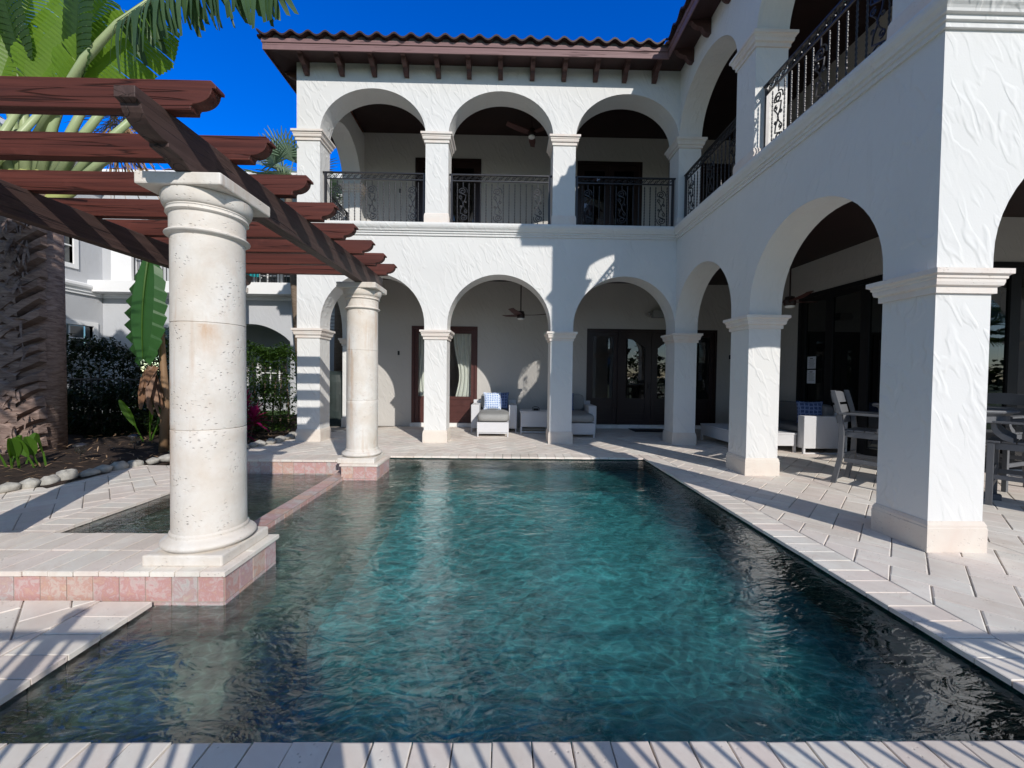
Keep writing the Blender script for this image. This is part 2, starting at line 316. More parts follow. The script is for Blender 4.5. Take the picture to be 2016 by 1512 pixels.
# ---------------------------------------------------------------- mesh helpers
class MB:
    def __init__(s): s.v = []; s.f = []; s.r = []; s.mi = []
    def face(s, pts, r=0.0, mi=0):
        i = len(s.v); s.v += [tuple(p) for p in pts]; s.f.append(tuple(range(i, i+len(pts)))); s.r.append(r); s.mi.append(mi)
    def box(s, x0, x1, y0, y1, z0, z1, r=0.0, mi=0, skip=''):
        i = len(s.v)
        s.v += [(x0, y0, z0), (x1, y0, z0), (x1, y1, z0), (x0, y1, z0), (x0, y0, z1), (x1, y0, z1), (x1, y1, z1), (x0, y1, z1)]
        for k, q in (('b', (0, 3, 2, 1)), ('t', (4, 5, 6, 7)), ('f', (0, 1, 5, 4)), ('r', (1, 2, 6, 5)), ('k', (2, 3, 7, 6)), ('l', (3, 0, 4, 7))):
            if k in skip: continue
            s.f.append(tuple(i+a for a in q)); s.r.append(r); s.mi.append(mi)
    def obox(s, c, size, mat3, r=0.0):
        i = len(s.v); hx, hy, hz = size[0]/2, size[1]/2, size[2]/2; c = Vector(c)
        for a, b, d in ((-1, -1, -1), (1, -1, -1), (1, 1, -1), (-1, 1, -1), (-1, -1, 1), (1, -1, 1), (1, 1, 1), (-1, 1, 1)):
            s.v.append(tuple(c + mat3 @ Vector((a*hx, b*hy, d*hz))))
        for q in ((0, 3, 2, 1), (4, 5, 6, 7), (0, 1, 5, 4), (1, 2, 6, 5), (2, 3, 7, 6), (3, 0, 4, 7)):
            s.f.append(tuple(i+a for a in q)); s.r.append(r); s.mi.append(0)
    def prism(s, poly, axis, a0, a1, r=0.0):
        """poly: list of (p,q); axis 'x': (y,z); 'y': (x,z); 'z': (x,y)"""
        def P(p, q, a): return {'x': (a, p, q), 'y': (p, a, q), 'z': (p, q, a)}[axis]
        n = len(poly); i = len(s.v)
        s.v += [P(p, q, a0) for p, q in poly] + [P(p, q, a1) for p, q in poly]
        area = sum(poly[k][0]*poly[(k+1) % n][1]-poly[(k+1) % n][0]*poly[k][1] for k in range(n))
        flip = (area > 0) == (axis != 'y')
        A = tuple(range(i, i+n)); B = tuple(range(i+n, i+2*n))
        s.f += [A[::-1] if flip else A, B if flip else B[::-1]]; s.r += [r, r]; s.mi += [0, 0]
        for k in range(n):
            q = (i+k, i+(k+1) % n, i+n+(k+1) % n, i+n+k)
            s.f.append(q if flip else q[::-1]); s.r.append(r); s.mi.append(0)
    def tube(s, path, rad, seg=6, cap=True, r=0.0):
        path = [Vector(p) for p in path]; n = len(path); i0 = len(s.v)
        rad = rad if isinstance(rad, (list, tuple)) else [rad]*n
        t0 = (path[1]-path[0]).normalized(); up = Vector((0, 0, 1)) if abs(t0.z) < .9 else Vector((0, 1, 0))
        nrm = (up - t0*up.dot(t0)).normalized()
        for k, p in enumerate(path):
            t = (path[min(k+1, n-1)]-path[max(k-1, 0)]).normalized()
            nn = nrm - t*nrm.dot(t); nrm = nn.normalized() if nn.length > 1e-6 else nrm
            bi = t.cross(nrm)
            for a in range(seg):
                an = 2*PI*a/seg; s.v.append(tuple(p + (nrm*math.cos(an)+bi*math.sin(an))*rad[k]))
        for k in range(n-1):
            for a in range(seg):
                b = (a+1) % seg
                s.f.append((i0+k*seg+a, i0+k*seg+b, i0+(k+1)*seg+b, i0+(k+1)*seg+a)); s.r.append(r); s.mi.append(0)
        if cap:
            s.f.append(tuple(i0+a for a in range(seg))[::-1]); s.f.append(tuple(i0+(n-1)*seg+a for a in range(seg))); s.r += [r, r]; s.mi += [0, 0]
    def lathe(s, prof, cx, cy, seg=48, r=0.0, cap=True):
        i0 = len(s.v); n = len(prof)
        for (rr, z) in prof:
            for a in range(seg):
                an = 2*PI*a/seg; s.v.append((cx+rr*math.cos(an), cy+rr*math.sin(an), z))
        for k in range(n-1):
            for a in range(seg):
                b = (a+1) % seg
                s.f.append((i0+k*seg+a, i0+k*seg+b, i0+(k+1)*seg+b, i0+(k+1)*seg+a)); s.r.append(r); s.mi.append(0)
        if cap:
            s.f.append(tuple(i0+a for a in range(seg))[::-1]); s.f.append(tuple(i0+(n-1)*seg+a for a in range(seg))); s.r += [r, r]; s.mi += [0, 0]
    def sweep(s, path, prof, closed=False):
        """path: list of xy, outward side = right of travel; prof: list of (out, z)"""
        n = len(path); P = [Vector((p[0], p[1])) for p in path]; i0 = len(s.v); m = len(prof)
        for k in range(n):
            if closed: a, b = P[k-1], P[(k+1) % n]
            else: a, b = P[max(k-1, 0)], P[min(k+1, n-1)]
            d1 = (P[k]-a).normalized() if (P[k]-a).length > 0 else (b-P[k]).normalized()
            d2 = (b-P[k]).normalized() if (b-P[k]).length > 0 else d1
            n1 = Vector((d1.y, -d1.x)); n2 = Vector((d2.y, -d2.x)); mm = (n1+n2); mm = mm/ (mm.length**2/2)
            for (o_, z) in prof: s.v.append((P[k].x+mm.x*o_, P[k].y+mm.y*o_, z))
        for k in range(n if closed else n-1):
            k2 = (k+1) % n
            for j in range(m-1):
                s.f.append((i0+k*m+j, i0+k2*m+j, i0+k2*m+j+1, i0+k*m+j+1)); s.r.append(0); s.mi.append(0)
    def build(s, name, mat, parent=None, bevel=0, smooth=False, loc=None):
        me = bpy.data.meshes.new(name); me.from_pydata(s.v, [], s.f)
        mats = mat if isinstance(mat, (list, tuple)) else [mat]
        for m in mats: me.materials.append(M[m] if isinstance(m, str) else m)
        at = me.attributes.new('rnd', 'FLOAT', 'FACE'); at.data.foreach_set('value', s.r)
        if len(mats) > 1: me.polygons.foreach_set('material_index', s.mi)
        if smooth: me.polygons.foreach_set('use_smooth', [True]*len(me.polygons))
        me.update()
        o = bpy.data.objects.new(name, me); COL.objects.link(o)
        if loc: o.location = loc
        if parent: o.parent = parent
        if bevel:
            w = o.modifiers.new('bevel', 'BEVEL'); w.width = bevel; w.segments = 2; w.limit_method = 'ANGLE'
        if smooth == 'auto':
            me.set_sharp_from_angle(angle=R(35))
        return o
def tag(o, label=None, cat=None, group=None, kind=None):
    for k, v in (('label', label), ('category', cat), ('group', group), ('kind', kind)):
        if v: o[k] = v
    return o
def empty(name, label, cat, loc=(0, 0, 0), rz=0, group=None):
    o = bpy.data.objects.new(name, None); COL.objects.link(o); o.location = loc; o.rotation_euler = (0, 0, rz); o.empty_display_size = .1
    return tag(o, label, cat, group)
def copy_tree(o, parent=None):
    c = o.copy(); COL.objects.link(c)
    if parent: c.parent = parent
    for ch in [x for x in bpy.data.objects if x.parent == o]: copy_tree(ch, c)
    return c
def box(name, mat, parent, x0, x1, y0, y1, z0, z1, bevel=0):
    b = MB(); b.box(x0, x1, y0, y1, z0, z1); return b.build(name, mat, parent, bevel)

# ================================================================ SETTING
WZ = -.045                                  # water level
PX0, PX1, PY0, PY1 = -2.15, 2.38, 1.50, 6.80  # pool
SX0, SX1, SY0, SY1 = -3.88, -2.36, 3.03, 5.66 # spa
# ground sheet with a hole for the basin
g = MB(); X0, X1, Y0, Y1 = -3.95, 2.44, 1.44, 6.86
for (a, b, c, d) in ((-400, 400, -400, Y0), (-400, 400, Y1, 400), (-400, X0, Y0, Y1), (X1, 400, Y0, Y1)):
    g.face([(a, c, -.16), (b, c, -.16), (b, d, -.16), (a, d, -.16)])
tag(g.build('ground', 'grass'), kind='structure')
# garden soil
g = MB()
nx, ny = 60, 80
def soilz(x, y): return -.04 + .05*math.sin(x*2.1+y*1.3) * math.sin(y*1.7-x) + .02*random.random() + min(.10, max(0, (-5.6-x)*.12))
grid = [[(-16+ (11.6)*i/nx, -1+13.5*j/ny) for j in range(ny+1)] for i in range(nx+1)]
pts = [[(x, y, soilz(x, y)) for (x, y) in row] for row in grid]
BORD = [(-6.3, -1), (-5.85, 3.6), (-5.62, 4.8), (-5.45, 5.8), (-5.15, 6.6), (-4.75, 7.2), (-4.55, 7.9), (-4.55, 8.7), (-4.45, 9.6), (-4.4, 13)]
def bordx(y):
    for k in range(len(BORD)-1):
        if BORD[k][1] <= y <= BORD[k+1][1]:
            f = (y-BORD[k][1])/(BORD[k+1][1]-BORD[k][1]); return BORD[k][0]+f*(BORD[k+1][0]-BORD[k][0])
    return BORD[-1][0]
for i in range(nx):
    for j in range(ny):
        q = [pts[i][j], pts[i+1][j], pts[i+1][j+1], pts[i][j+1]]
        if q[0][0] > bordx(q[0][1])+.1: continue
        g.face(q)
tag(g.build('garden_bed', 'soil'), kind='structure')

# ---- paving
def clip(poly, x0, x1, y0, y1):
    for ax, lim, sg in ((0, x0, 1), (0, x1, -1), (1, y0, 1), (1, y1, -1)):
        out = []
        for k in range(len(poly)):
            a, b = poly[k-1], poly[k]; da, db = sg*(a[ax]-lim), sg*(b[ax]-lim)
            if (da >= 0) != (db >= 0):
                f = da/(da-db); out.append((a[0]+f*(b[0]-a[0]), a[1]+f*(b[1]-a[1])))
            if db >= 0: out.append(b)
        poly = out
        if len(poly) < 3: return []
    return poly
def paver(mb, poly, z, r, dz=.03, bev=.006):
    if len(poly) < 3: return
    n = len(poly); cx = sum(p[0] for p in poly)/n; cy = sum(p[1] for p in poly)/n
    ar = abs(sum(poly[k][0]*poly[(k+1) % n][1]-poly[(k+1) % n][0]*poly[k][1] for k in range(n)))/2
    if ar < .0006: return
    if sum(poly[k][0]*poly[(k+1) % n][1]-poly[(k+1) % n][0]*poly[k][1] for k in range(n)) < 0: poly = poly[::-1]
    sz = math.sqrt(ar); f = 1-min(.3, bev*2/sz)
    inner = [(cx+(x-cx)*f, cy+(y-cy)*f) for x, y in poly]
    z += random.uniform(-.0015, .0015)
    i = len(mb.v)
    mb.v += [(x, y, z) for x, y in inner] + [(x, y, z-bev*.6) for x, y in poly] + [(x, y, z-dz) for x, y in poly]
    mb.f.append(tuple(range(i, i+n))); mb.r.append(r); mb.mi.append(0)
    for k in range(n):
        b = (k+1) % n
        for q in ((i+n+k, i+n+b, i+b, i+k), (i+2*n+k, i+2*n+b, i+n+b, i+n+k)):
            mb.f.append(q); mb.r.append(r); mb.mi.append(0)
def jit(poly, s=.0016): return [(x+random.uniform(-s, s), y+random.uniform(-s, s)) for x, y in poly]
deck = MB()
U = .203; gp = .0035
REG = [(2.685, 4.2, -2.0, 10.62), (4.2, 13.4, -2.0, 10.62), (PX0-.3, 2.685, -2.0, 1.205), (PX0-.3, 2.685, 7.095, 10.62),
       (-6.6, PX0-.3, -2.0, 2.445), (-4.9, PX0-.3, 5.98, 10.62), (-6.2, -4.185, 2.445, 5.98)]
def in_house_pillar(x, y): return False
for i in range(-45, 60):
    for j in range(-45, 60):
        # herringbone of 2:1 planks, turned 45 degrees
        base = ((i+j*0)*1.0, 0)
        for kind in (0, 1):
            # cells: horizontal plank at (a, b)-(a+2,b+1) for (a-b)%4==0 ; vertical at (a,b)-(a+1,b+2) for (a-b)%4==3... 
            if kind == 0:
                if (i-j) % 4 != 0: continue
                rect = [(i, j), (i+2, j), (i+2, j+1), (i, j+1)]
            else:
                if (i-j) % 4 != 3: continue
                rect = [(i, j), (i+1, j), (i+1, j+2), (i, j+2)]
            xs = [p[0] for p in rect]; ys = [p[1] for p in rect]
            x0, x1, y0, y1 = min(xs)*U+gp, max(xs)*U-gp, min(ys)*U+gp, max(ys)*U-gp
            ca = .70710678
            w = jit([((x-y)*ca+3.2, (x+y)*ca-.5) for x, y in ((x0, y0), (x1, y0), (x1, y1), (x0, y1))])
            if max(p[0] for p in w) < -6.8 or min(p[0] for p in w) > 13.6 or max(p[1] for p in w) < -2.1 or min(p[1] for p in w) > 10.8: continue
            r = random.random()
            for rg in REG:
                q = clip(w, *rg)
                if q:
                    mx = sum(p[0] for p in q)/len(q); my = sum(p[1] for p in q)/len(q)
                    if mx < bordx(my)-.12 and mx < -4.3: continue
                    paver(deck, q, 0, r)
tag(deck.build('deck', 'paver'), kind='structure')
gr = MB()
for (a, b, c, d) in ((2.45, 13.4, -2, 10.62), (-6.6, 2.45, -2, 1.44), (-2.45, 2.45, 6.86, 10.62), (-4.9, -2.45, 6.02, 10.62), (-6.6, -2.2, -2, 2.44), (-6.4, -3.95, 2.44, 6.02)):
    if a < -4.5:
        ys = [c+(d-c)*k/12 for k in range(13)]
        for k in range(12): gr.face([(max(a, bordx(ys[k])-.1), ys[k], -.009), (b, ys[k], -.009), (b, ys[k+1], -.009), (max(a, bordx(ys[k+1])-.1), ys[k+1], -.009)])
    else: gr.face([(a, c, -.009), (b, c, -.009), (b, d, -.009), (a, d, -.009)])
tag(gr.build('joint_sand', 'grout'), kind='structure')

# ---- coping stones
cop = MB()
def stones_x(x0, x1, ya, yb, z, w=.1525, dz=.03, mb=cop):
    n = max(1, round((x1-x0)/w)); s = (x1-x0)/n
    for k in range(n): paver(mb, jit([(x0+k*s+.003, ya), (x0+(k+1)*s-.003, ya), (x0+(k+1)*s-.003, yb), (x0+k*s+.003, yb)], .0025), z, random.random(), dz, .0045)
def stones_y(y0, y1, xa, xb, z, w=.1525, dz=.03, mb=cop):
    n = max(1, round((y1-y0)/w)); s = (y1-y0)/n
    for k in range(n): paver(mb, jit([(xa, y0+k*s+.003), (xb, y0+k*s+.003), (xb, y0+(k+1)*s-.003), (xa, y0+(k+1)*s-.003)], .0025), z, random.random(), dz, .0045)
stones_y(1.50, 6.80, 2.38, 2.68, 0); stones_x(-2.45, 2.68, 1.21, 1.50, 0)
stones_x(PX0-.3, 2.68, 6.80, 7.09, 0); stones_y(1.50, 2.44, -2.44, -2.13, 0)
stones_y(3.05, 5.64, -4.18, -3.88, 0)
tag(cop.build('pool_coping', 'paver'), kind='structure')

# ---- raised platforms that carry the pergola
plat = MB(); ZP = .172
for (ya, yb, xr, xl) in ((2.452, 3.045, -1.70, -4.45), (5.64, 5.985, -2.22, -4.36)):
    ym = (ya+yb)/2
    if ya < 3:
        stones_x(xl, xr, ya, ym-.002, ZP, mb=plat); stones_x(xl, xr, ym+.002, yb, ZP, mb=plat)
    else: stones_x(xl, xr, ya, yb, ZP, mb=plat)
stones_x(-2.22, -1.70, 5.385, 5.66, ZP, mb=plat); stones_x(-2.22, -1.70, 5.664, 5.985, ZP, mb=plat)
tag(plat.build('platform_paving', 'paver'), kind='structure')
tl = MB(); gt = MB()
def tile_band(p0, p1, z0, z1, nrm, w=.156):
    """one row of square tiles on a vertical face from p0 to p1 (xy)"""
    L = math.hypot(p1[0]-p0[0], p1[1]-p0[1]); n = max(1, round(L/w)); dx, dy = (p1[0]-p0[0])/L, (p1[1]-p0[1])/L; s = L/n
    for k in range(n):
        a, b = k*s+.0035, (k+1)*s-.0035; o_ = .004
        A = (p0[0]+dx*a+nrm[0]*o_, p0[1]+dy*a+nrm[1]*o_); B = (p0[0]+dx*b+nrm[0]*o_, p0[1]+dy*b+nrm[1]*o_)
        A0 = (p0[0]+dx*a, p0[1]+dy*a); B0 = (p0[0]+dx*b, p0[1]+dy*b); r = random.random()
        tl.face([(*A, z0), (*B, z0), (*B, z1), (*A, z1)], r)
        tl.face([(*A0, z1), (*A, z1), (*B, z1), (*B0, z1)], r)
        tl.face([(*A0, z0), (*A, z0), (*A, z1), (*A0, z1)], r); tl.face([(*B0, z0), (*B, z0), (*B, z1), (*B0, z1)], r)
# bodies (grout coloured) and tiles
def body(x0, x1, y0, y1, zt): gt.box(x0, x1, y0, y1, -1.0, zt)
body(-4.42, -1.722, 2.474, 3.025, .142); body(-4.34, -2.2, 5.662, 5.965, .142); body(-2.199, -1.722, 5.405, 5.965, .142)
F = (0, -1); Rn = (1, 0); Ln = (-1, 0); Bk = (0, 1)
for za, zb in ((-.020, .140), (-.182, -.026), (-.34, -.188)):
    tile_band((-4.42, 2.474), (-1.722, 2.474), za, zb, F); tile_band((-1.722, 2.474), (-1.722, 3.025), za, zb, Rn)
    tile_band((-1.722, 3.025), (-4.42, 3.025), za, zb, Bk)
    tile_band((-4.34, 5.662), (-2.2, 5.662), za, zb, F); tile_band((-2.199, 5.405), (-1.722, 5.405), za, zb, F)
    tile_band((-1.722, 5.405), (-1.722, 5.965), za, zb, Rn)
for za, zb in ((-.182, -.032),):
    tile_band((PX0-.01, PY0), (PX0-.01, 2.47), za, zb, Rn); tile_band((SX0-.02, 5.66), (SX0-.02, 3.03), za, zb, Rn)
# dam between spa and pool
gt.box(-2.345, -2.17, 3.02, 5.66, -1.0, -.004)
tile_band((-2.17, 3.03), (-2.17, 5.66), -.15, -.006, Rn)
n = 17
for k in range(n):
    y0 = 3.03+k*(2.63/n); tl.face([(-2.343, y0+.003, .0), (-2.172, y0+.003, .0), (-2.172, y0+2.63/n-.003, .0), (-2.343, y0+2.63/n-.003, .0)], random.random())
tag(tl.build('waterline_tiles', 'slate'), kind='structure')
tag(gt.build('platform_walls', 'grout'), kind='structure')

# ---- basin: mi 0 floor, 1 walls, 2 shelf
bs = MB(); D = -.60; SH = -.27
def quad(pts, mi=0): bs.face(pts, 0, mi)
from mathutils import noise as mn
def relief(x0, x1, y0, y1, z, amp, step, mi):  # humps shaped to break up shadow edges and mottle light like rippled water
    nx_, ny_ = int((x1-x0)/step), int((y1-y0)/step); i0 = len(bs.v)
    for j in range(ny_+1):
        for i in range(nx_+1):
            x, y = x0+(x1-x0)*i/nx_, y0+(y1-y0)*j/ny_
            q = Vector((x*4.2+mn.noise(Vector((x*1.3, y*1.3, 5)))*1.5, y*5.5, 0)); h = mn.noise(q)+.5*mn.noise(q*2.3+Vector((3, 1, 0)))+.28*mn.noise(q*5.1)
            bs.v.append((x, y, z+amp*h))
    for j in range(ny_):
        for i in range(nx_):
            a = i0+j*(nx_+1)+i; bs.f.append((a, a+1, a+nx_+2, a+nx_+1)); bs.r.append(0); bs.mi.append(mi)
relief(-1.5, 2.42, 1.45, 6.85, D, .055, .045, 0)
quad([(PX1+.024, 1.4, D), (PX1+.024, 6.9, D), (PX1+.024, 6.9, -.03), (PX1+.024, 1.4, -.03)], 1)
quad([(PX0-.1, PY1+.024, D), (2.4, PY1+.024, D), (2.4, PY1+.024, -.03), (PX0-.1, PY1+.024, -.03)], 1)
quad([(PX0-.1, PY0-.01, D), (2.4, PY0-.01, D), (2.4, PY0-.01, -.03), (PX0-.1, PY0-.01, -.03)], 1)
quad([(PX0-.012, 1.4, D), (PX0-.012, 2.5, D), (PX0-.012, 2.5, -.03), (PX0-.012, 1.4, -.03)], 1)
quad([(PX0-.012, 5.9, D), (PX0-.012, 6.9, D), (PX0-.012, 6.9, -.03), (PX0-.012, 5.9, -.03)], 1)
relief(-2.25, -1.22, 1.45, 2.52, -.24, .035, .045, 2); relief(-2.25, -1.42, 2.48, 6.85, SH-.03, .04, .045, 2)
quad([(-1.23, 1.45, D-.1), (-1.23, 2.5, D-.1), (-1.23, 2.5, -.25), (-1.23, 1.45, -.25)], 2); quad([(-1.43, 2.5, D-.1), (-1.43, 6.85, D-.1), (-1.43, 6.85, -.29), (-1.43, 2.5, -.29)], 2)
# spa
quad([(-4, 3, -.7), (-2.3, 3, -.7), (-2.3, 5.7, -.7), (-4, 5.7, -.7)], 2)
quad([(SX0-.022, 3, -.7), (SX0-.022, 5.7, -.7), (SX0-.022, 5.7, -.03), (SX0-.022, 3, -.03)], 1)
bs.box(-3.88, -3.5, 3.03, 5.66, -.7, -.45, mi=2); bs.box(-3.5, -2.34, 5.3, 5.66, -.7, -.45, mi=2)
tag(bs.build('pool_basin', ['plaster', 'plaster_wall', 'shelf']), kind='structure')
w = MB()
w.face([(PX0-.03, PY0-.02, WZ), (PX1+.022, PY0-.02, WZ), (PX1+.022, PY1+.022, WZ), (PX0-.03, PY1+.022, WZ)])
w.face([(SX0-.02, SY0, WZ+.01), (SX1+.015, SY0, WZ+.01), (SX1+.015, SY1, WZ+.01), (SX0-.02, SY1, WZ+.01)])
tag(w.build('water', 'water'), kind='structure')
# pool drains seen through the water
# ================================================================ VILLA
villa = empty('villa', 'white stucco two storey villa with arched arcades, balconies and dark brown eaves around the pool', 'house')
FY, T = 8.15, .46            # front plane of the back wing arcade, wall thickness
WX = 3.44                    # left plane of the right wing
AY = 3.18                    # front plane of the right wing
PXC = [-3.975, -1.425, 1.13]  # pillar centres of the back wing
PH = .23
SPL, SPU = 2.272, 6.185
def arch_pts(u0, u1, zs, rise, stilt, n=28):
    """arch intrados from (u0,zs) to (u1,zs)"""
    c = (u0+u1)/2; a = (u1-u0)/2; out = []
    for k in range(n+1):
        th = PI-PI*k/n; out.append((c+a*math.cos(th), zs+stilt+(rise-stilt)*math.sin(th)))
    return out
def arch_wall(name, mat, fn, u0, u1, z0, z1, opens, flip=False, back=True):
    """fn(u,t,z)->xyz, t 0 front 1 back; opens: (ua,ub,rise,stilt) sprung at z0"""
    mb = MB(); prof = [(u0, z0)]
    for (ua, ub, rise, st) in opens:
        if ua > prof[-1][0]+1e-4: prof.append((ua, z0))
        ap = arch_pts(ua, ub, z0, rise, st)
        if st > 0 : prof += [(ua+1e-5, ap[0][1])]
        prof += ap[1:-1]
        if st > 0 : prof += [(ub-1e-5, ap[-1][1])]
        prof.append((ub, z0))
    if prof[-1][0] < u1-1e-4: prof.append((u1, z0))
    for k in range(len(prof)-1):
        (a, za), (b, zb) = prof[k], prof[k+1]
        if abs(b-a) > 2e-5:
            mb.face([fn(a, 0, za), fn(b, 0, zb), fn(b, 0, z1), fn(a, 0, z1)])
            mb.face([fn(b, 1, zb), fn(a, 1, za), fn(a, 1, z1), fn(b, 1, z1)])
        mb.face([fn(a, 0, za), fn(a, 1, za), fn(b, 1, zb), fn(b, 0, zb)])
    mb.face([fn(u0, 0, z0), fn(u0, 0, z1), fn(u0, 1, z1), fn(u0, 1, z0)]); mb.face([fn(u1, 0, z0), fn(u1, 1, z0), fn(u1, 1, z1), fn(u1, 0, z1)])
    mb.face([fn(u0, 0, z1), fn(u1, 0, z1), fn(u1, 1, z1), fn(u0, 1, z1)])
    return mb.build(name, mat, villa)
fb = lambda u, t, z: (u, FY+t*T, z)
fl = lambda u, t, z: (WX+t*T, u, z)
ff = lambda u, t, z: (u, AY+t*T, z)
fs = lambda u, t, z: (-4.205+t*T, u, z)
e = PH
ob = [(PXC[0]+e, PXC[1]-e), (PXC[1]+e, PXC[2]-e), (PXC[2]+e, WX)]
ol = [(AY+T, 5.65), (5.65+T, 8.15)]
of = [(WX+T, 6.05), (6.51, 8.7), (9.16, 11.3)]
os_ = [(FY+T, 10.40)]
LR, LS, UR, US = 1.145, .12, .87, 0
for nm, zs, zt, ri, st in (('lower', SPL, 4.40, LR, LS), ('upper', SPU, 7.56, UR, US)):
    arch_wall('arcade_wall', 'stucco', fb, -4.205, WX, zs, zt, [(a, b, ri, st) for a, b in ob])
    arch_wall('arcade_wall', 'stucco_side', fl, AY+T, 8.15+T, zs, zt, [(a, b, ri, st) for a, b in ol])
    arch_wall('arcade_wall', 'stucco', ff, WX, 13.3, zs, zt, [(a, b, ri, st) for a, b in of])
    arch_wall('arcade_wall', 'stucco_side', fs, FY+T, 10.65, zs, zt, [(a, b, ri, st) for a, b in os_])
# string course with its mouldings, wrapped round the house
course = [(0, 4.165), (.025, 4.165), (.025, 4.205), (.045, 4.21), (.045, 4.245), (.07, 4.25), (.075, 4.27), (.085, 4.285), (.10, 4.30), (.115, 4.33), (.12, 4.36), (.115, 4.385), (.10, 4.402), (0, 4.402)]
for path in ([(-4.205, 10.9), (-4.205, FY), (WX, FY), (WX, AY), (13.3, AY)],):
    b = MB(); b.sweep(path[::-1][::-1], course); 
    o = b.build('string_course', 'stucco', villa)
# pillars ( shaft > capital, base )
capP = lambda z: [(0, z-.185), (.022, z-.185), (.022, z-.135), (.032, z-.13), (.045, z-.125), (.052, z-.10), (.052, z-.08), (.062, z-.072), (.062, z-.055), (.072, z-.045), (.085, z-.04), (.085, z), (0, z)]
baseP = lambda z, h: [(.022, z), (.022, z+h-.055), (.018, z+h-.05), (.018, z+h-.03), (.006, z+h), (0, z+h)]
def pillar(cx, cy, lvl, hx=PH-.003, hy=PH-.003, side=False):
    z0, z1 = ((0, SPL), (4.40, SPU))[lvl]
    b = MB(); b.box(cx-hx, cx+hx, cy-hy, cy+hy, z0-.02, z1, skip='tb')
    s = b.build('pillar', 'stucco', villa)
    sq = [(cx-hx, cy-hy), (cx+hx, cy-hy), (cx+hx, cy+hy), (cx-hx, cy+hy)]
    b = MB(); b.sweep(sq, capP(z1+.006), True); b.build('capital', 'cast', s)
    b = MB(); b.sweep(sq, baseP(z0, .25 if lvl == 0 else .22), True); b.build('base', 'cast_base' if lvl == 0 else 'cast', s)
for lvl in (0, 1):
    for x in PXC: pillar(x, FY+T/2, lvl)
    for y in (AY+T/2, 5.65+T/2, FY+T/2): pillar(WX+T/2, y, lvl)
    for x in (6.28, 8.93, 11.55): pillar(x, AY+T/2, lvl)
    pillar(-4.205+T/2, 10.525, lvl, hy=.122)
# rear walls with openings
def hole_wall(name, mat, fn, u0, u1, z0, z1, holes, depth=.12):
    mb = MB(); us = sorted({u0, u1, *[h[0] for h in holes], *[h[1] for h in holes]}); zs = sorted({z0, z1, *[h[2] for h in holes], *[h[3] for h in holes]})
    for a, b in zip(us, us[1:]):
        for c, d in zip(zs, zs[1:]):
            mu, mz = (a+b)/2, (c+d)/2
            if any(h[0] < mu < h[1] and h[2] < mz < h[3] for h in holes): continue
            mb.face([fn(a, 0, c), fn(b, 0, c), fn(b, 0, d), fn(a, 0, d)])
    for h in holes:
        a, b, c, d = h
        for q in (((a, c), (a, d)), ((b, d), (b, c)), ((a, d), (b, d)), ((b, c), (a, c))):
            (p, r_), (s2, t2) = q; mb.face([fn(p, 0, r_), fn(s2, 0, t2), fn(s2, depth, t2), fn(p, depth, r_)])
    return mb.build(name, mat, villa)
BY = 10.65; RX = 6.40; RY = 5.96
bw = lambda u, t, z: (u, BY+t, z)
rw = lambda u, t, z: (RX+t, u, z)
rw2 = lambda u, t, z: (u, RY+t, z)
W2 = (-2.49, -.755, .10, 2.655); D1 = (2.147, 5.63, .10, 2.645)
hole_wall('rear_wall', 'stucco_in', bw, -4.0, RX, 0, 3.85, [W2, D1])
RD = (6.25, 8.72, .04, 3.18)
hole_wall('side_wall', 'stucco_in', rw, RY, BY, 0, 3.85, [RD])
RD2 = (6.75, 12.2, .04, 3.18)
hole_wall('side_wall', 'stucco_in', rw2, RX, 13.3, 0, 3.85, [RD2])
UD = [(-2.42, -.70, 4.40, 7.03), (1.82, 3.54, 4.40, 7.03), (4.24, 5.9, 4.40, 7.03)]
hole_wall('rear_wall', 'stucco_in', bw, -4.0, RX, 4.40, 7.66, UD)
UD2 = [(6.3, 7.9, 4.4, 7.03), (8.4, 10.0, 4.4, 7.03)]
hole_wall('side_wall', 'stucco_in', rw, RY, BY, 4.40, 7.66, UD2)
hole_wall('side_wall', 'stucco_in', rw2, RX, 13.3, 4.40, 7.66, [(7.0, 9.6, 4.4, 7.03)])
# ceilings, floors and dark rooms behind
def slab(name, mat, rects, z0, z1):
    b = MB()
    for (a, c, d, e2) in rects: b.box(a, c, d, e2, z0, z1)
    return b.build(name, mat, villa)
arc = [(-3.745, 3.9, FY+T, 10.7), (3.9, 6.45, AY+T, 10.7), (6.45, 13.3, AY+T, 6.0)]
slab('ceiling', 'ceil', arc, 3.85, 3.88); slab('balcony_floor', 'cast', arc, 4.30, 4.395); slab('ceiling', 'ceil', arc, 7.65, 7.70)
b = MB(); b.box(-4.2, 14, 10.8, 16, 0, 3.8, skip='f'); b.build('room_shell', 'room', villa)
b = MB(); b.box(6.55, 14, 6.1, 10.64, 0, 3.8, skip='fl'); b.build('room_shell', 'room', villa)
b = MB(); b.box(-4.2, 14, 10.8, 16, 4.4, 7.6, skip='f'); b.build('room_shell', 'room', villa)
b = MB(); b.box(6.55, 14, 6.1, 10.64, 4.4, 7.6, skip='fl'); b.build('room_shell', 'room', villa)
b = MB(); b.box(-4.205, -4.0, 10.66, 16.1, 0, 7.56); b.box(13.3, 13.5, 3.2, 16.1, 0, 7.56); b.box(-4.2, 13.5, 16.1, 16.3, 0, 7.56); b.build('outer_wall', 'stucco_side', villa)

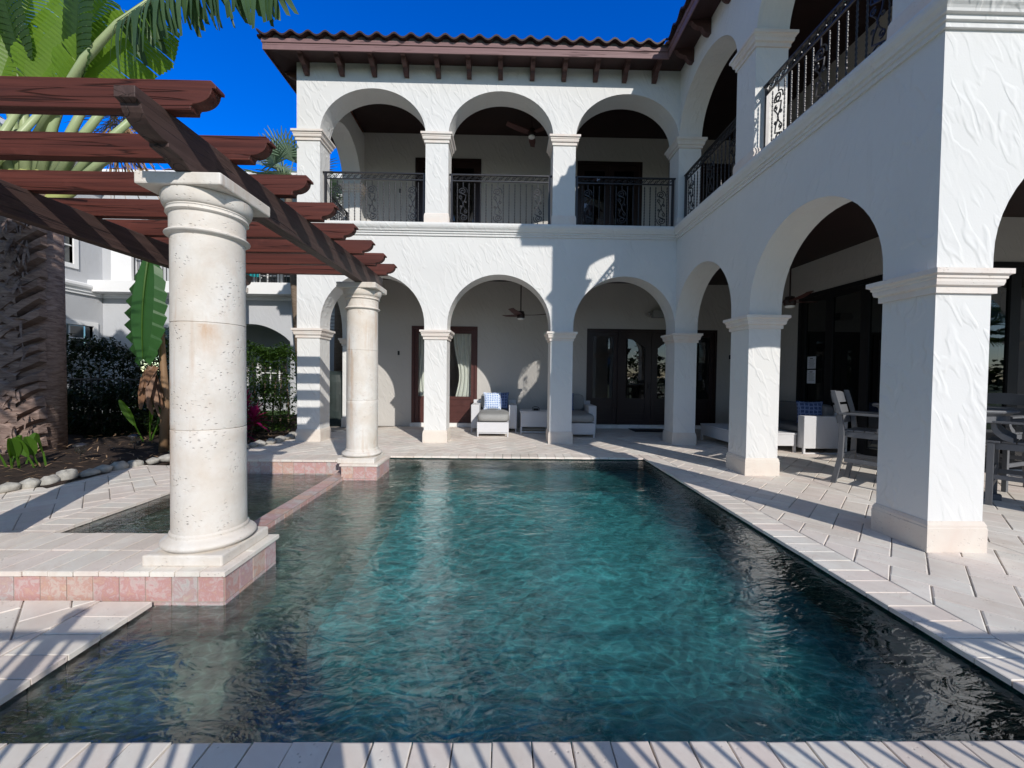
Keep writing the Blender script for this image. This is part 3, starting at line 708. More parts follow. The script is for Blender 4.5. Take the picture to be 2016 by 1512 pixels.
# doors and windows : frame > glass, panel
def leaf_frame(fn, u0, u1, z0, z1, mat, st=.14, bot=.68, glass='glass', arch=0, handle=None, inset=.03, panels=True):
    """a door leaf: stiles and rails with moulded lower panel, glass as its child"""
    mb = MB()
    def bx(a, b, c, d, t0, t1):
        P = [fn(a, t0, c), fn(b, t0, c), fn(b, t1, c), fn(a, t1, c), fn(a, t0, d), fn(b, t0, d), fn(b, t1, d), fn(a, t1, d)]
        i = len(mb.v); mb.v += P
        for q in ((0, 3, 2, 1), (4, 5, 6, 7), (0, 1, 5, 4), (1, 2, 6, 5), (2, 3, 7, 6), (3, 0, 4, 7)): mb.f.append(tuple(i+k for k in q)); mb.r.append(0); mb.mi.append(0)
    bx(u0, u0+st, z0, z1, inset, inset+.06); bx(u1-st, u1, z0, z1, inset, inset+.06)
    bx(u0+st, u1-st, z1-st*1.15, z1, inset+.002, inset+.058); bx(u0+st, u1-st, z0, z0+.12, inset+.002, inset+.058)
    if bot:
        bx(u0+st, u1-st, z0+bot-.07, z0+bot, inset+.002, inset+.058)
        bx(u0+st, u1-st, z0+.12, z0+bot-.07, inset+.02, inset+.05)
        if panels:
            zz = z0+.12; hh = (bot-.07-.12)
            for k in range(2):
                bx(u0+st, u1-st, zz+hh*(k+1)/3-.008, zz+hh*(k+1)/3+.008, inset+.012, inset+.03)
    zt = z1-st*1.15; zb = z0+(bot or .12)
    if arch:
        c = (u0+u1)/2; n = 10; a0, a1 = u0+st, u1-st
        for k in range(n):
            ua, ub = a0+(a1-a0)*k/n, a0+(a1-a0)*(k+1)/n
            def top(u):
                f = (u-a0)/(a1-a0); f = f if arch > 0 else 1-f
                return zt-.26+.26*math.cos(min(1, max(0, f))*PI/2)
            P = [fn(ua, inset+.004, top(ua)), fn(ub, inset+.004, top(ub)), fn(ub, inset+.004, zt), fn(ua, inset+.004, zt)]
            mb.face(P)
    o = mb.build('door', mat, villa)
    gb = MB(); gb.face([fn(u0+st, inset+.03, zb), fn(u1-st, inset+.03, zb), fn(u1-st, inset+.03, zt), fn(u0+st, inset+.03, zt)]); gb.build('glass', glass, o)
    if handle is not None:
        h = MB(); hu = u0+.06 if handle < 0 else u1-.06
        h.tube([fn(hu, inset-.05, z0+.95), fn(hu, inset-.05, z0+1.12)], .012); h.tube([fn(hu, inset, z0+.97), fn(hu, inset-.05, z0+.97)], .008); h.tube([fn(hu, inset, z0+1.1), fn(hu, inset-.05, z0+1.1)], .008)
        h.build('handle', 'iron', o)
    return o
def surround(fn, a, b, c, d, mat, w=.07):
    mb = MB()
    for (x0, x1, z0, z1) in ((a, a+w, c, d), (b-w, b, c, d), (a+w, b-w, d-w, d)):
        P = [fn(x0, -.012, z0), fn(x1, -.012, z0), fn(x1, .11, z0), fn(x0, .11, z0), fn(x0, -.012, z1), fn(x1, -.012, z1), fn(x1, .11, z1), fn(x0, .11, z1)]
        i = len(mb.v); mb.v += P
        for q in ((0, 3, 2, 1), (4, 5, 6, 7), (0, 1, 5, 4), (1, 2, 6, 5), (2, 3, 7, 6), (3, 0, 4, 7)): mb.f.append(tuple(i+k for k in q)); mb.r.append(0); mb.mi.append(0)
    return mb.build('door_frame', mat, villa)
surround(bw, *W2, 'frame')
mid = (W2[0]+W2[1])/2
leaf_frame(bw, W2[0]+.07, mid-.003, W2[2], W2[3]-.07, 'frame', .10, .70); leaf_frame(bw, mid+.003, W2[1]-.07, W2[2], W2[3]-.07, 'frame', .10, .70)
surround(bw, *D1, 'frame_dk', .06)
leaf_frame(bw, 2.21, 2.98, .1, 2.585, 'frame_dk', .11, .70, 'glass')
leaf_frame(bw, 3.05, 3.885, .1, 2.585, 'frame_dk', .16, .70, 'glass_dk', arch=1, handle=1)
leaf_frame(bw, 3.895, 4.73, .1, 2.585, 'frame_dk', .16, .70, 'glass_dk', arch=-1)
leaf_frame(bw, 4.80, 5.57, .1, 2.585, 'frame_dk', .11, .70, 'glass')
box('door_post', 'frame_dk', villa, 2.98, 3.05, BY-.012, BY+.1, .1, 2.585); box('door_post', 'frame_dk', villa, 4.73, 4.80, BY-.012, BY+.1, .1, 2.585)
for (a, b2) in ((W2[0]-.03, W2[1]+.03), (D1[0]-.03, D1[1]+.03)): box('door_sill', 'sill', villa, a, b2, BY-.05, BY+.1, 0, .097, .006)
# glazed sliding walls on the right
surround(rw, *RD, 'black', .08); surround(rw2, *RD2, 'black', .08)
ys = [6.33, 7.13, 7.93, 8.64]
for a, b2 in zip(ys, ys[1:]): leaf_frame(rw, a, b2, .04, 3.10, 'black', .08, 0, 'glass_dk')
xs = [6.83, 7.72, 8.6, 9.5, 10.4, 11.3, 12.1]
for a, b2 in zip(xs, xs[1:]): leaf_frame(rw2, a, b2, .04, 3.10, 'black', .08, 0, 'glass_dk')
for h in UD:
    surround(bw, *h, 'frame_dk', .08); m_ = (h[0]+h[1])/2
    leaf_frame(bw, h[0]+.08, m_-.003, h[2]+.02, h[3]-.08, 'frame_dk', .12, 0, 'glass_dk'); leaf_frame(bw, m_+.003, h[1]-.08, h[2]+.02, h[3]-.08, 'frame_dk', .12, 0, 'glass_dk')
for h in UD2:
    surround(rw, *h, 'frame_dk', .08); leaf_frame(rw, h[0]+.08, h[1]-.08, h[2]+.02, h[3]-.08, 'frame_dk', .12, 0, 'glass_dk')
surround(rw2, 7.0, 9.6, 4.4, 7.03, 'frame_dk', .08); leaf_frame(rw2, 7.08, 9.52, 4.42, 6.95, 'frame_dk', .12, 0, 'glass_dk')
# curtains behind the brown door
def curtain(u0, u1, y, z0, z1, gather, side, label):
    mb = MB(); nu, nz = 30, 14
    def P(i, j):
        f = i/nu; g_ = j/nz; z = z0+(z1-z0)*g_
        w_ = 1-.55*math.exp(-((g_-.42)/.28)**2)*gather
        u = (u0+(u1-u0)*f*w_) if side < 0 else (u1-(u1-u0)*(1-f)*w_)
        return (u, y+.025*math.sin(f*26), z)
    for i in range(nu):
        for j in range(nz): mb.face([P(i, j), P(i+1, j), P(i+1, j+1), P(i, j+1)])
    return tag(mb.build('curtain', 'curtain', None, smooth=True), label, 'curtain', 'curtains behind the brown glazed door')
curtain(-1.42, -.86, 10.83, .45, 2.6, .55, 1, 'cream curtain drawn to the right inside the brown glazed door')
curtain(-2.44, -2.02, 10.83, .45, 2.6, .55, -1, 'cream curtain drawn to the left inside the brown glazed door')

# ---- roof
EZ = 7.44; EO = .42
roofo = bpy.data.objects.new('roof', None); COL.objects.link(roofo); roofo.parent = villa
PITCH = .318; AMP = .048; SL = .36
def tile_sheet(name, p0, du, dv, length, lmin, lmax_fn, z0, mat='tile_red', rows=3):
    """corrugated pantile slope: runs along du from p0, climbs along dv"""
    mb = MB(); lip = MB(); n = int(length/PITCH*8); prev = None
    for k in range(n+1):
        u = k*PITCH/8; ph = (u/PITCH) % 1
        c = math.cos(2*PI*ph); h = AMP*(c if c > 0 else c*.75)+AMP
        L = max(0, lmax_fn(u)); pts_ = []
        s = 0; row = 0
        while True:
            z = z0+h+s*SL+ (.0)
            pts_.append((p0[0]+du[0]*u+dv[0]*s, p0[1]+du[1]*u+dv[1]*s, z))
            if s >= L or row > 40: break
            s2 = min(L, s+.4)
            pts_.append((p0[0]+du[0]*u+dv[0]*s2, p0[1]+du[1]*u+dv[1]*s2, z0+h+s2*SL-.014)); s = s2; row += 1
            if s2 >= L: break
        cur = pts_
        if prev:
            m = min(len(prev), len(cur))
            for j in range(m-1): mb.face([prev[j], cur[j], cur[j+1], prev[j+1]], random.random()*.3)
            if len(prev) > m:
                for j in range(m-1, len(prev)-1): mb.face([prev[j], cur[-1], prev[j+1]])
            elif len(cur) > m:
                for j in range(m-1, len(cur)-1): mb.face([prev[-1], cur[j], cur[j+1]])
            a, b_ = prev[0], cur[0]; d = Vector((-dv[0], -dv[1], 0))*.012
            A = Vector(a)+d; B = Vector(b_)+d
            lip.face([A-Vector((0, 0, .030)), B-Vector((0, 0, .030)), B+Vector((0, 0, .004)), A+Vector((0, 0, .004))])
            lip.face([A+Vector((0, 0, .004)), B+Vector((0, 0, .004)), Vector(b_)-d*22+Vector((0, 0, .010)), Vector(a)-d*22+Vector((0, 0, .010))])
            lip.face([A-Vector((0, 0, .030)), B-Vector((0, 0, .030)), Vector(b_)-d*18-Vector((0, 0, .024)), Vector(a)-d*18-Vector((0, 0, .024))])
        prev = cur
    o = mb.build(name, mat, roofo); lip.build('eave_tiles', 'tile_dark', roofo); return o
ez = 7.655; eo = EO+.07
bl, wl = -4.205-eo, WX-eo
# back wing front slope / left slope ; wing left slope / front slope
tile_sheet('roof_slope', (bl, FY-eo), (1, 0), (0, 1), wl-bl, 0, lambda u: min(4.2, u), ez)
tile_sheet('roof_slope', (bl, FY-eo+8.5), (0, -1), (1, 0), 8.5, 0, lambda u: min(4.2, 8.5-u), ez)
tile_sheet('roof_slope', (wl, FY-eo), (0, -1), (1, 0), FY-AY, 0, lambda u: min(4.9, FY-AY-u), ez)
tile_sheet('roof_slope', (wl, AY-eo), (1, 0), (0, 1), 10, 0, lambda u: min(4.9, u), ez)
# big plain upper slopes that close the roof
b = MB(); zc = ez+.05
b.face([(wl, FY-eo, zc), (wl, 9.5, zc+.0), (wl+4.9, 9.5, zc+4.9*SL), (wl+4.9, FY-eo, zc+4.9*SL)]); b.face([(bl+4, FY-eo+4.2, zc+4.2*SL), (9, FY-eo+4.2, zc+4.2*SL), (9, 16.5, ez), (bl, 16.5, ez)])
b.face([(wl+4.9, AY-eo+4.9, zc+4.9*SL), (13.5, AY-eo+4.9, zc+4.9*SL), (13.5, 13, zc+1), (wl+4.9, 13, zc+1)])
b.build('roof_slope', 'tile_red', roofo)
path_e = [(-4.205, 16.5), (-4.205, FY), (WX, FY), (WX, AY), (13.3, AY)]
def offs(path, d): 
    mb = MB(); mb.sweep(path, [(d, 0)]); return [(v[0], v[1]) for v in mb.v]
b = MB(); b.sweep(path_e, [(EO-.02, EZ), (EO, EZ), (EO, EZ+.118), (EO+.015, EZ+.124), (EO+.015, EZ+.195), (EO-.02, EZ+.195)]); b.build('fascia', 'fascia', roofo)
b = MB(); b.sweep(path_e, [(0, 7.53), (EO-.015, EZ+.035), (EO-.02, EZ+.002)]); b.build('soffit', 'soffit', roofo)
b = MB(); b.sweep(path_e, [(EO-.01, EZ+.19), (EO-.01, EZ+.285)]); b.build('eave_closure', 'mortar', roofo)
# corbels
cb = MB(); prof = [(0, 0), (0, -.27), (-.045, -.275), (-.09, -.255), (-.13, -.215), (-.15, -.165), (-.185, -.160), (-.24, -.145), (-.29, -.115), (-.315, -.075), (-.36, -.07), (-.37, -.0)]
cb.prism([(y, z) for y, z in prof], 'x', -.045, .045)
c0 = cb.build('corbel', 'corbel', roofo, .004)
xs = [-3.99, -3.30, -2.66, -2.03, -1.40, -.79, -.17, .46, 1.09, 1.72, 2.30]
first = True
def put(x, y, rz, z=7.535):
    global first
    o = c0 if first else c0.copy()
    if not first: COL.objects.link(o); o.parent = roofo
    first = False; o.location = (x, y, z); o.rotation_euler = (0, 0, rz)
for x in xs: put(x, FY, 0)
put(2.90, FY, 0)
for y in (7.6, 6.98, 6.35, 5.72, 5.09, 4.46, 3.83, 3.3): put(WX, y, R(-90))
for k in range(12): put(3.7+.63*k, AY, 0)
for y in (8.4, 9.05, 9.7, 10.35): put(-4.205, y, R(-90))

# ---- railings : railing > rail, post, baluster, scroll, frieze
def spiral(cx, cz, r0, r1, a0, turns, n=26):
    return [(cx+(r0+(r1-r0)*k/n)*math.cos(a0+turns*2*PI*k/n), 0, cz+(r0+(r1-r0)*k/n)*math.sin(a0+turns*2*PI*k/n)) for k in range(n+1)]
balm = MB(); zz = []; rr = []
for k in range(62): zz.append((0, 0, .03+.014*k)); rr.append(.0085 if k % 4 < 2 else .0125)
balm.tube(zz, rr, 6); bal0 = balm.build('baluster', 'iron', None); bal_me = bal0.data; bpy.data.objects.remove(bal0)
sc = MB(); rd = .0098
for sgn, oz in ((1, 0), (-1, 0)):
    # mirrored pair of C scrolls: upper and lower halves
    c = .46
    def T2(pts): return [(p[0]*sgn, 0, c+(p[2]-c)*sgn) for p in pts]
    sc.tube(T2(spiral(-.012, .72, .012, .072, 0, 1.55)+[(.058, 0, .64), (.045, 0, .56), (.0, 0, .48), (-.01, 0, .46)]), rd, 5)
    sc.tube(T2(spiral(-.045, .60, .008, .042, PI, -1.3)), rd*.85, 5)
    sc.tube(T2([(-.055, 0, .565), (-.02, 0, .52), (.0, 0, .47)]), rd*.85, 5)
    sc.tube(T2(spiral(.052, .505, .006, .026, PI/2, 1.2, 14)), rd*.8, 5)
    sc.tube(T2([(0, 0, .80), (0, 0, .90)]), rd, 5)
    sc.tube(T2(spiral(0, .72, .085, .085, PI/2, -.30, 12)), rd*.9, 5)
scr0 = sc.build('scroll', 'iron', None); scr_me = scr0.data; bpy.data.objects.remove(scr0)
def railing(L, origin, rz, flip=False):
    r_ = bpy.data.objects.new('railing', None); COL.objects.link(r_); r_.parent = villa; r_.location = origin; r_.rotation_euler = (0, 0, rz)
    n = max(6, round(L/.126)); s = (L-.1)/n
    for nm, z0, z1, y in (('top_rail', 1.040, 1.062, .024), ('rail', .920, .940, .012), ('bottom_rail', .02, .06, .016)):
        b = MB(); b.box(0 if nm == 'top_rail' else .03, L if nm == 'top_rail' else L-.03, -y, y, z0, z1); b.build(nm, 'iron', r_)
    for x in (.05, L-.05):
        b = MB(); b.box(x-.02, x+.02, -.02, .02, 0, 1.045); b.build('post', 'iron', r_)
    scp = [2, n//2, n-2]
    for k in range(1, n):
        x = .05+k*s
        if k in scp: o = bpy.data.objects.new('scroll', scr_me)
        else: o = bpy.data.objects.new('baluster', bal_me)
        COL.objects.link(o); o.parent = r_; o.location = (x, 0, 0)
    fz = MB(); m = int((L-.12)/.125); w_ = (L-.12)/m
    for k in range(m):
        x = .06+(k+.5)*w_; sg = 1 if k % 2 else -1
        p = spiral(x-.01, .985, .006, .034, 0, 1.2, 14); fz.tube(p, .008, 4)
        fz.tube([(x+.03, 0, .985), (x+.055, 0, 1.02), (x+.075, 0, 1.038)], .008, 4); fz.tube([(x-.03, 0, .972), (x-.05, 0, .945)], .008, 4)
        fz.box(x-.066, x-.054, -.006, .006, .978, .992)
    fz.build('frieze', 'iron', r_)
    return r_
RZ = 4.405
for a, b2 in ob: railing(b2-a, (a, FY+.14, RZ), 0)
for a, b2 in ol: railing(b2-a, (WX+.14, b2, RZ), R(-90))
for a, b2 in of: railing(b2-a, (a, AY+.14, RZ), 0)
railing(1.79, (-4.07, 10.4, RZ), R(-90))
# small wall fittings
for (x, y, z, nm) in ((-2.83, BY, 1.93, 'wall_switch'), (5.98, BY, 1.93, 'wall_switch'), (-2.81, BY, 6.16, 'wall_switch')):
    box(nm, 'black', villa, x-.025, x+.025, y-.02, y-.002, z-.05, z+.06, .004)
for (x, y, z) in ((2.3, 9.4, 7.645), (4.6, 8.0, 7.645), (4.6, 5.2, 7.645), (4.3, 8.8, 3.845), (-2.4, 9.3, 3.845)):
    b = MB(); b.lathe([(.09, z-.012), (.085, z), (.07, z+.002)], x, y, 20); b.build('downlight', 'lamp', villa)

# ================================================================ PERGOLA
perg = empty('pergola', 'dark red timber pergola carried on round travertine columns beside the pool', 'pergola', (0, 0, 0))
def column(cx, cy):
    b = MB(); z0 = ZP+.07; z1 = 2.30; n = 40
    rb, rt = .212, .206
    joints = [1.02, 1.71]
    prof = [(rb, z0+.08)]
    for k in range(1, 41):
        z = z0+.08+(z1-z0-.08)*k/40; r_ = rb+(rt-rb)*k/40
        prof.append((r_, z))
    for jz in joints: prof += [(rb-.003, jz-.004), (rb-.009, jz), (rb-.003, jz+.004)]
    prof.sort(key=lambda p: p[1]); prof = [(.20, z0+.02)]+prof+[(.195, z1+.03)]
    b.lathe(prof, cx, cy, 64)
    s = b.build('column', 'travertine', perg, smooth='auto')
    b = MB(); b.box(cx-.25, cx+.25, cy-.25, cy+.25, ZP-.002, ZP+.072); b.build('plinth', 'travertine', s, .012)
    b = MB(); pr = [(.22, z0-.004)]+[(.228+.042*math.sin(PI*k/10), z0+.002+.075*(k/10)) for k in range(11)]+[(.222, z0+.085), (.222, z0+.10), (.211, z0+.112)]
    b.lathe(pr, cx, cy, 64); b.build('torus', 'travertine', s, smooth='auto')
    b = MB(); pr = [(.206, 2.262)]+[(.214+.022*math.sin(PI*k/8), 2.268+.034*k/8) for k in range(9)]+[(.211, 2.306), (.211, 2.405), (.222, 2.410), (.229, 2.418), (.226, 2.426)]
    pr += [(.224, 2.436), (.229, 2.442)]+[(.224+.028*math.sin(PI/2*k/8), 2.45+.07*(1-math.cos(PI/2*k/8))) for k in range(9)]+[(.252, 2.534), (.24, 2.54)]
    b.lathe(pr, cx, cy, 64); b.build('capital', 'travertine', s, smooth='auto')
    b = MB(); b.box(cx-.262, cx+.262, cy-.262, cy+.262, 2.538, 2.615); b.build('abacus', 'travertine', s, .01)
CXR, CXL, CY1, CY2 = -2.015, -4.02, 2.765, 5.675
for x in (CXR, CXL):
    for y in (CY1, CY2): column(x, y)
# beams with scrolled ends: profile in (y, z)
def scroll_end(y0, s, h, z0):
    """outline from top corner down to the underside; s=-1 near end, +1 far end"""
    pts_ = [(0, h), (0, h-.06), (.035, h-.068)]
    for k in range(9):
        a = PI/2*k/8; pts_.append((.035+.17*(1-math.cos(a)), h-.068-.11*math.sin(a)))
    pts_ += [(.205, h-.20), (.30, h-.215), (.36, 0)]
    return [(y0-s*p, z0+z) for p, z in pts_]
BZ = 2.617; BH = .25
poly = scroll_end(2.13, -1, BH, BZ)+scroll_end(6.31, 1, BH, BZ)[::-1]
for x in (CXR+.035, CXL+.035):
    b = MB(); b.prism(poly, 'x', x-.055, x+.055); b.build('beam', 'beam', perg, .004)
# rafters, notched over the beams
def raf_profile(x1, z0, h):
    pts_ = [(0, h), (.012, h), (.03, h-.022), (.0, h-.03)]
    return pts_
RZ0, RH = 2.862, .165
def raf_end(x0, s):
    p = [(.028, RH), (0, RH-.03), (.0, RH-.048), (.022, RH-.044)]
    for k in range(9):
        a = PI/2*k/8; p.append((.022+.11*(1-math.cos(a)), RH-.044-.088*math.sin(a)))
    p += [(.14, .022), (.142, 0)]
    return [(x0-s*q, RZ0+z) for q, z in p]
for k in range(8):
    y = 2.345+.533*k
    poly = raf_end(-1.645, 1)+raf_end(-4.42, -1)[::-1]
    b = MB(); b.prism(poly, 'y', y-.038, y+.038); o = b.build('rafter', 'rafter', perg, .004)
    o.rotation_euler = (0, 0, random.uniform(-.002, .002))

#PART2
# ================================================================ LOUNGERS AND TABLES
def rounded(mb, x0, x1, y0, y1, z0, z1, r=.03, puff=0.0, n=6):
    """soft cushion: superellipse cross-section grid"""
    cx, cy, cz = (x0+x1)/2, (y0+y1)/2, (z0+z1)/2; hx, hy, hz = (x1-x0)/2, (y1-y0)/2, (z1-z0)/2
    i0 = len(mb.v); N, K = 28, 12
    for a in range(K+1):
        ph = -PI/2+PI*a/K
        for b_ in range(N):
            th = 2*PI*b_/N
            def sp(v, e_): return math.copysign(abs(v)**e_, v)
            mb.v.append((cx+hx*sp(math.cos(ph), .35)*sp(math.cos(th), .28), cy+hy*sp(math.cos(ph), .35)*sp(math.sin(th), .28), cz+hz*sp(math.sin(ph), .45)))
    for a in range(K):
        for b_ in range(N):
            c = (b_+1) % N; mb.f.append((i0+a*N+b_, i0+a*N+c, i0+(a+1)*N+c, i0+(a+1)*N+b_)); mb.r.append(0); mb.mi.append(0)
def pillow(name, mat, parent, loc, w_=.46, th=.13, tilt=.3, rz=0, rx2=0, top=None):
    mb = MB(); n = 14
    for side in (1, -1):
        for i in range(n):
            for j in range(n):
                def P(a, b_):
                    u, v = a/n*2-1, b_/n*2-1
                    k = (1-abs(u)**3)*(1-abs(v)**3); pin = 1-.06*(1-abs(u))*0-.07*((1-u*u)*abs(v)**4+(1-v*v)*abs(u)**4)
                    return (u*w_/2*pin, -side*th/2*k**.55, v*w_/2*pin)
                q = [P(i, j), P(i+1, j), P(i+1, j+1), P(i, j+1)]
                mb.face(q if side > 0 else q[::-1])
    o = mb.build(name, mat, parent, smooth=True); o.location = loc; o.rotation_euler = (-tilt, rx2, rz); return o
def chaise(label):
    r_ = empty('chaise_lounge', label, 'lounger', group='white wicker chaise loungers against the villa wall')
    # local: x centre 0, y 0 front, wall side +
    b = MB(); b.box(-.355, .355, 0, 1.52, .10, .325); b.build('base', 'wicker', r_, .008)
    for x in (-.335, .335):
        for y in (.02, 1.50):
            b = MB(); b.tube([(x, y, .11), (x, y-.0, 0)], [.02, .016], 6); b.build('leg', 'wicker', r_)
    b = MB(); b.box(-.33, .33, .02, 1.48, .072, .098); b.build('apron', 'wicker', r_)
    for s_1 in (-1, 1):
        x0, x1 = sorted((s_1*.36, s_1*.555))
        b = MB(); b.box(x0, x1, .76, 1.52, .09, .66); b.build('armrest', 'wicker', r_, .012)
        for y in (.79, 1.49):
            b = MB(); b.tube([(s_1*.535, y, .1), (s_1*.535, y, 0)], [.018, .014], 6); b.build('leg', 'wicker', r_)
    b = MB(); b.box(-.555, .555, 1.52, 1.60, .09, .74); b.build('back_panel', 'wicker', r_, .012)
    b = MB(); rounded(b, -.365, .365, -.01, 1.36, .325, .525); b.build('seat_cushion', 'cushion', r_, smooth=True)
    b = MB(); rounded(b, -.355, .355, 1.29, 1.50, .50, .92); b.build('back_cushion', 'cushion', r_, smooth=True)
    return r_
c1 = chaise('white wicker chaise lounger with grey cushion, in sun beside the brown glazed door'); c1.location = (-.275, 8.95, 0)
c2 = copy_tree(c1); c2.location = (1.665, 8.95, 0); c2['label'] = 'white wicker chaise lounger half hidden behind the pillar left of the dark double doors'
for (x, mt, lab, rr_) in ((-.33, 'pillow', 'light blue lattice cushion standing on the sunlit chaise lounger', .12), (1.50, 'pillow_navy', 'blue patterned cushion on the shaded chaise lounger behind a pillar', -.1)):
    o = pillow('pillow', mt, None, (x+.0, 10.08, .735), .44, .13, .22, rr_); tag(o, lab, 'pillow')
o = pillow('pillow', 'pillow_navy', None, (-.13, 10.18, .74), .43, .11, .2, -.15); tag(o, 'dark blue cushion tucked behind the light blue one on the lounger', 'pillow')
st = empty('side_table', 'white wicker side table between the two chaise loungers', 'table', (.70, 9.75, 0))
b = MB(); b.box(-.33, .33, -.25, .25, .16, .50); b.build('drawer_box', 'wicker', st, .008)
b = MB(); b.box(-.35, .35, -.27, .27, .502, .535); b.build('table_top', 'wicker', st, .006)
for x in (-.32, .32):
    for y in (-.24, .24):
        b = MB(); b.box(x-.018, x+.018, y-.018, y+.018, 0, .16); b.build('leg', 'wicker', st)
b = MB(); b.box(-.30, .30, -.253, -.23, .03, .055); b.box(-.30, .30, .23, .253, .03, .055); b.build('stretcher', 'wicker', st)
ho = empty('napkin_holder', 'small black metal holder on the wicker side table', 'holder', (.74, 9.74, .536))
b = MB(); b.tube([(-.08, 0, 0), (-.08, 0, .07), (-.02, 0, .095), (.06, 0, .08), (.09, 0, .05), (.09, 0, 0)], .008); b.build('frame', 'iron', ho)
b = MB(); b.box(-.06, .07, -.04, .04, 0, .05); b.build('tray', 'black', ho, .004)
# coffee table and sofa at the right
ct = empty('coffee_table', 'low white wicker coffee table with thin legs beside the inner corner pillar', 'table', (4.92, 8.15, 0))
b = MB(); b.box(-.55, .55, -.72, .72, .12, .33); b.build('frame', 'wicker', ct, .008)
b = MB(); b.box(-.56, .56, -.73, .73, .332, .365); b.build('table_top', 'wicker', ct, .006)
for x in (-.53, .53):
    for y in (-.70, .70):
        b = MB(); b.box(x-.02, x+.02, y-.02, y+.02, 0, .12); b.build('leg', 'wicker', ct)
vs = empty('table_lantern', 'small white and blue lantern standing on the low coffee table', 'lantern', (4.70, 7.75, .366))
b = MB(); b.lathe([(.05, 0), (.085, .03), (.09, .09), (.06, .14), (.03, .15)], 0, 0, 20); b.build('bowl', 'lamp', vs, smooth=True)
b = MB(); b.lathe([(.075, 0), (.095, .012), (.09, .03)], 0, 0, 20); b.build('foot', 'pillow_navy', vs)
sf = empty('sofa', 'white wicker sofa with dark cushions along the glazed wall', 'sofa', (5.86, 7.28, 0))
b = MB(); b.box(-.35, .46, .16, 2.3, .10, .36); b.build('base', 'wicker', sf, .008)
for nm, y0, y1 in (('armrest', 0, .16), ('armrest', 2.3, 2.46)):
    b = MB(); b.box(-.36, .46, y0, y1, .10, .70); b.build(nm, 'wicker', sf, .01)
b = MB(); b.box(.36, .46, .16, 2.3, .36, .76); b.build('back_panel', 'wicker', sf, .01)
for y in (.02, 2.44):
    for x in (-.34, .44):
        b = MB(); b.box(x-.018, x+.018, y-.018, y+.018, 0, .1); b.build('leg', 'wicker', sf)
b = MB(); b.box(-.33, .43, .005, .03, .0, .022); b.build('foot_rail', 'wicker', sf)
for k in range(3):
    y0 = .17+.71*k
    b = MB(); rounded(b, -.36, .26, y0, y0+.70, .36, .50); b.build('seat_cushion', 'cushion_dk', sf, smooth=True)
    b = MB(); rounded(b, .17, .36, y0, y0+.70, .47, .90); b.build('back_cushion', 'cushion_dk', sf, smooth=True)
o = pillow('pillow', 'pillow_navy', None, (5.86, 7.62, .74), .44, .14, .15, R(-20)); tag(o, 'navy patterned cushion propped at the near end of the sofa', 'pillow')
# bar table and chairs
bt = empty('bar_table', 'round grey bar table behind the front corner pillar', 'table', (5.42, 4.92, 0))
b = MB(); b.lathe([(.55, 1.022), (.56, 1.0), (.59, 1.03), (.62, 1.035), (.63, 1.05), (.62, 1.066), (.3, 1.07)], 0, 0, 48); b.build('table_top', 'poly', bt)
b = MB()
for k in range(4):
    a = PI/4+PI/2*k; m3 = Matrix.Rotation(a, 3, 'Z'); b.obox(m3 @ Vector((.14, 0, .52)), (.045, .14, 1.0), m3)
b.build('pedestal', 'poly', bt)
for k in range(4):
    a = PI/4+PI/2*k; m3 = Matrix.Rotation(a, 3, 'Z'); b = MB(); b.obox(m3 @ Vector((.27, 0, .035)), (.50, .09, .07), m3); b.build('foot', 'poly', bt, .006)
b = MB(); b.lathe([(.54, .93), (.56, .93), (.56, 1.0), (.54, 1.0)], 0, 0, 40); b.build('apron', 'poly', bt)
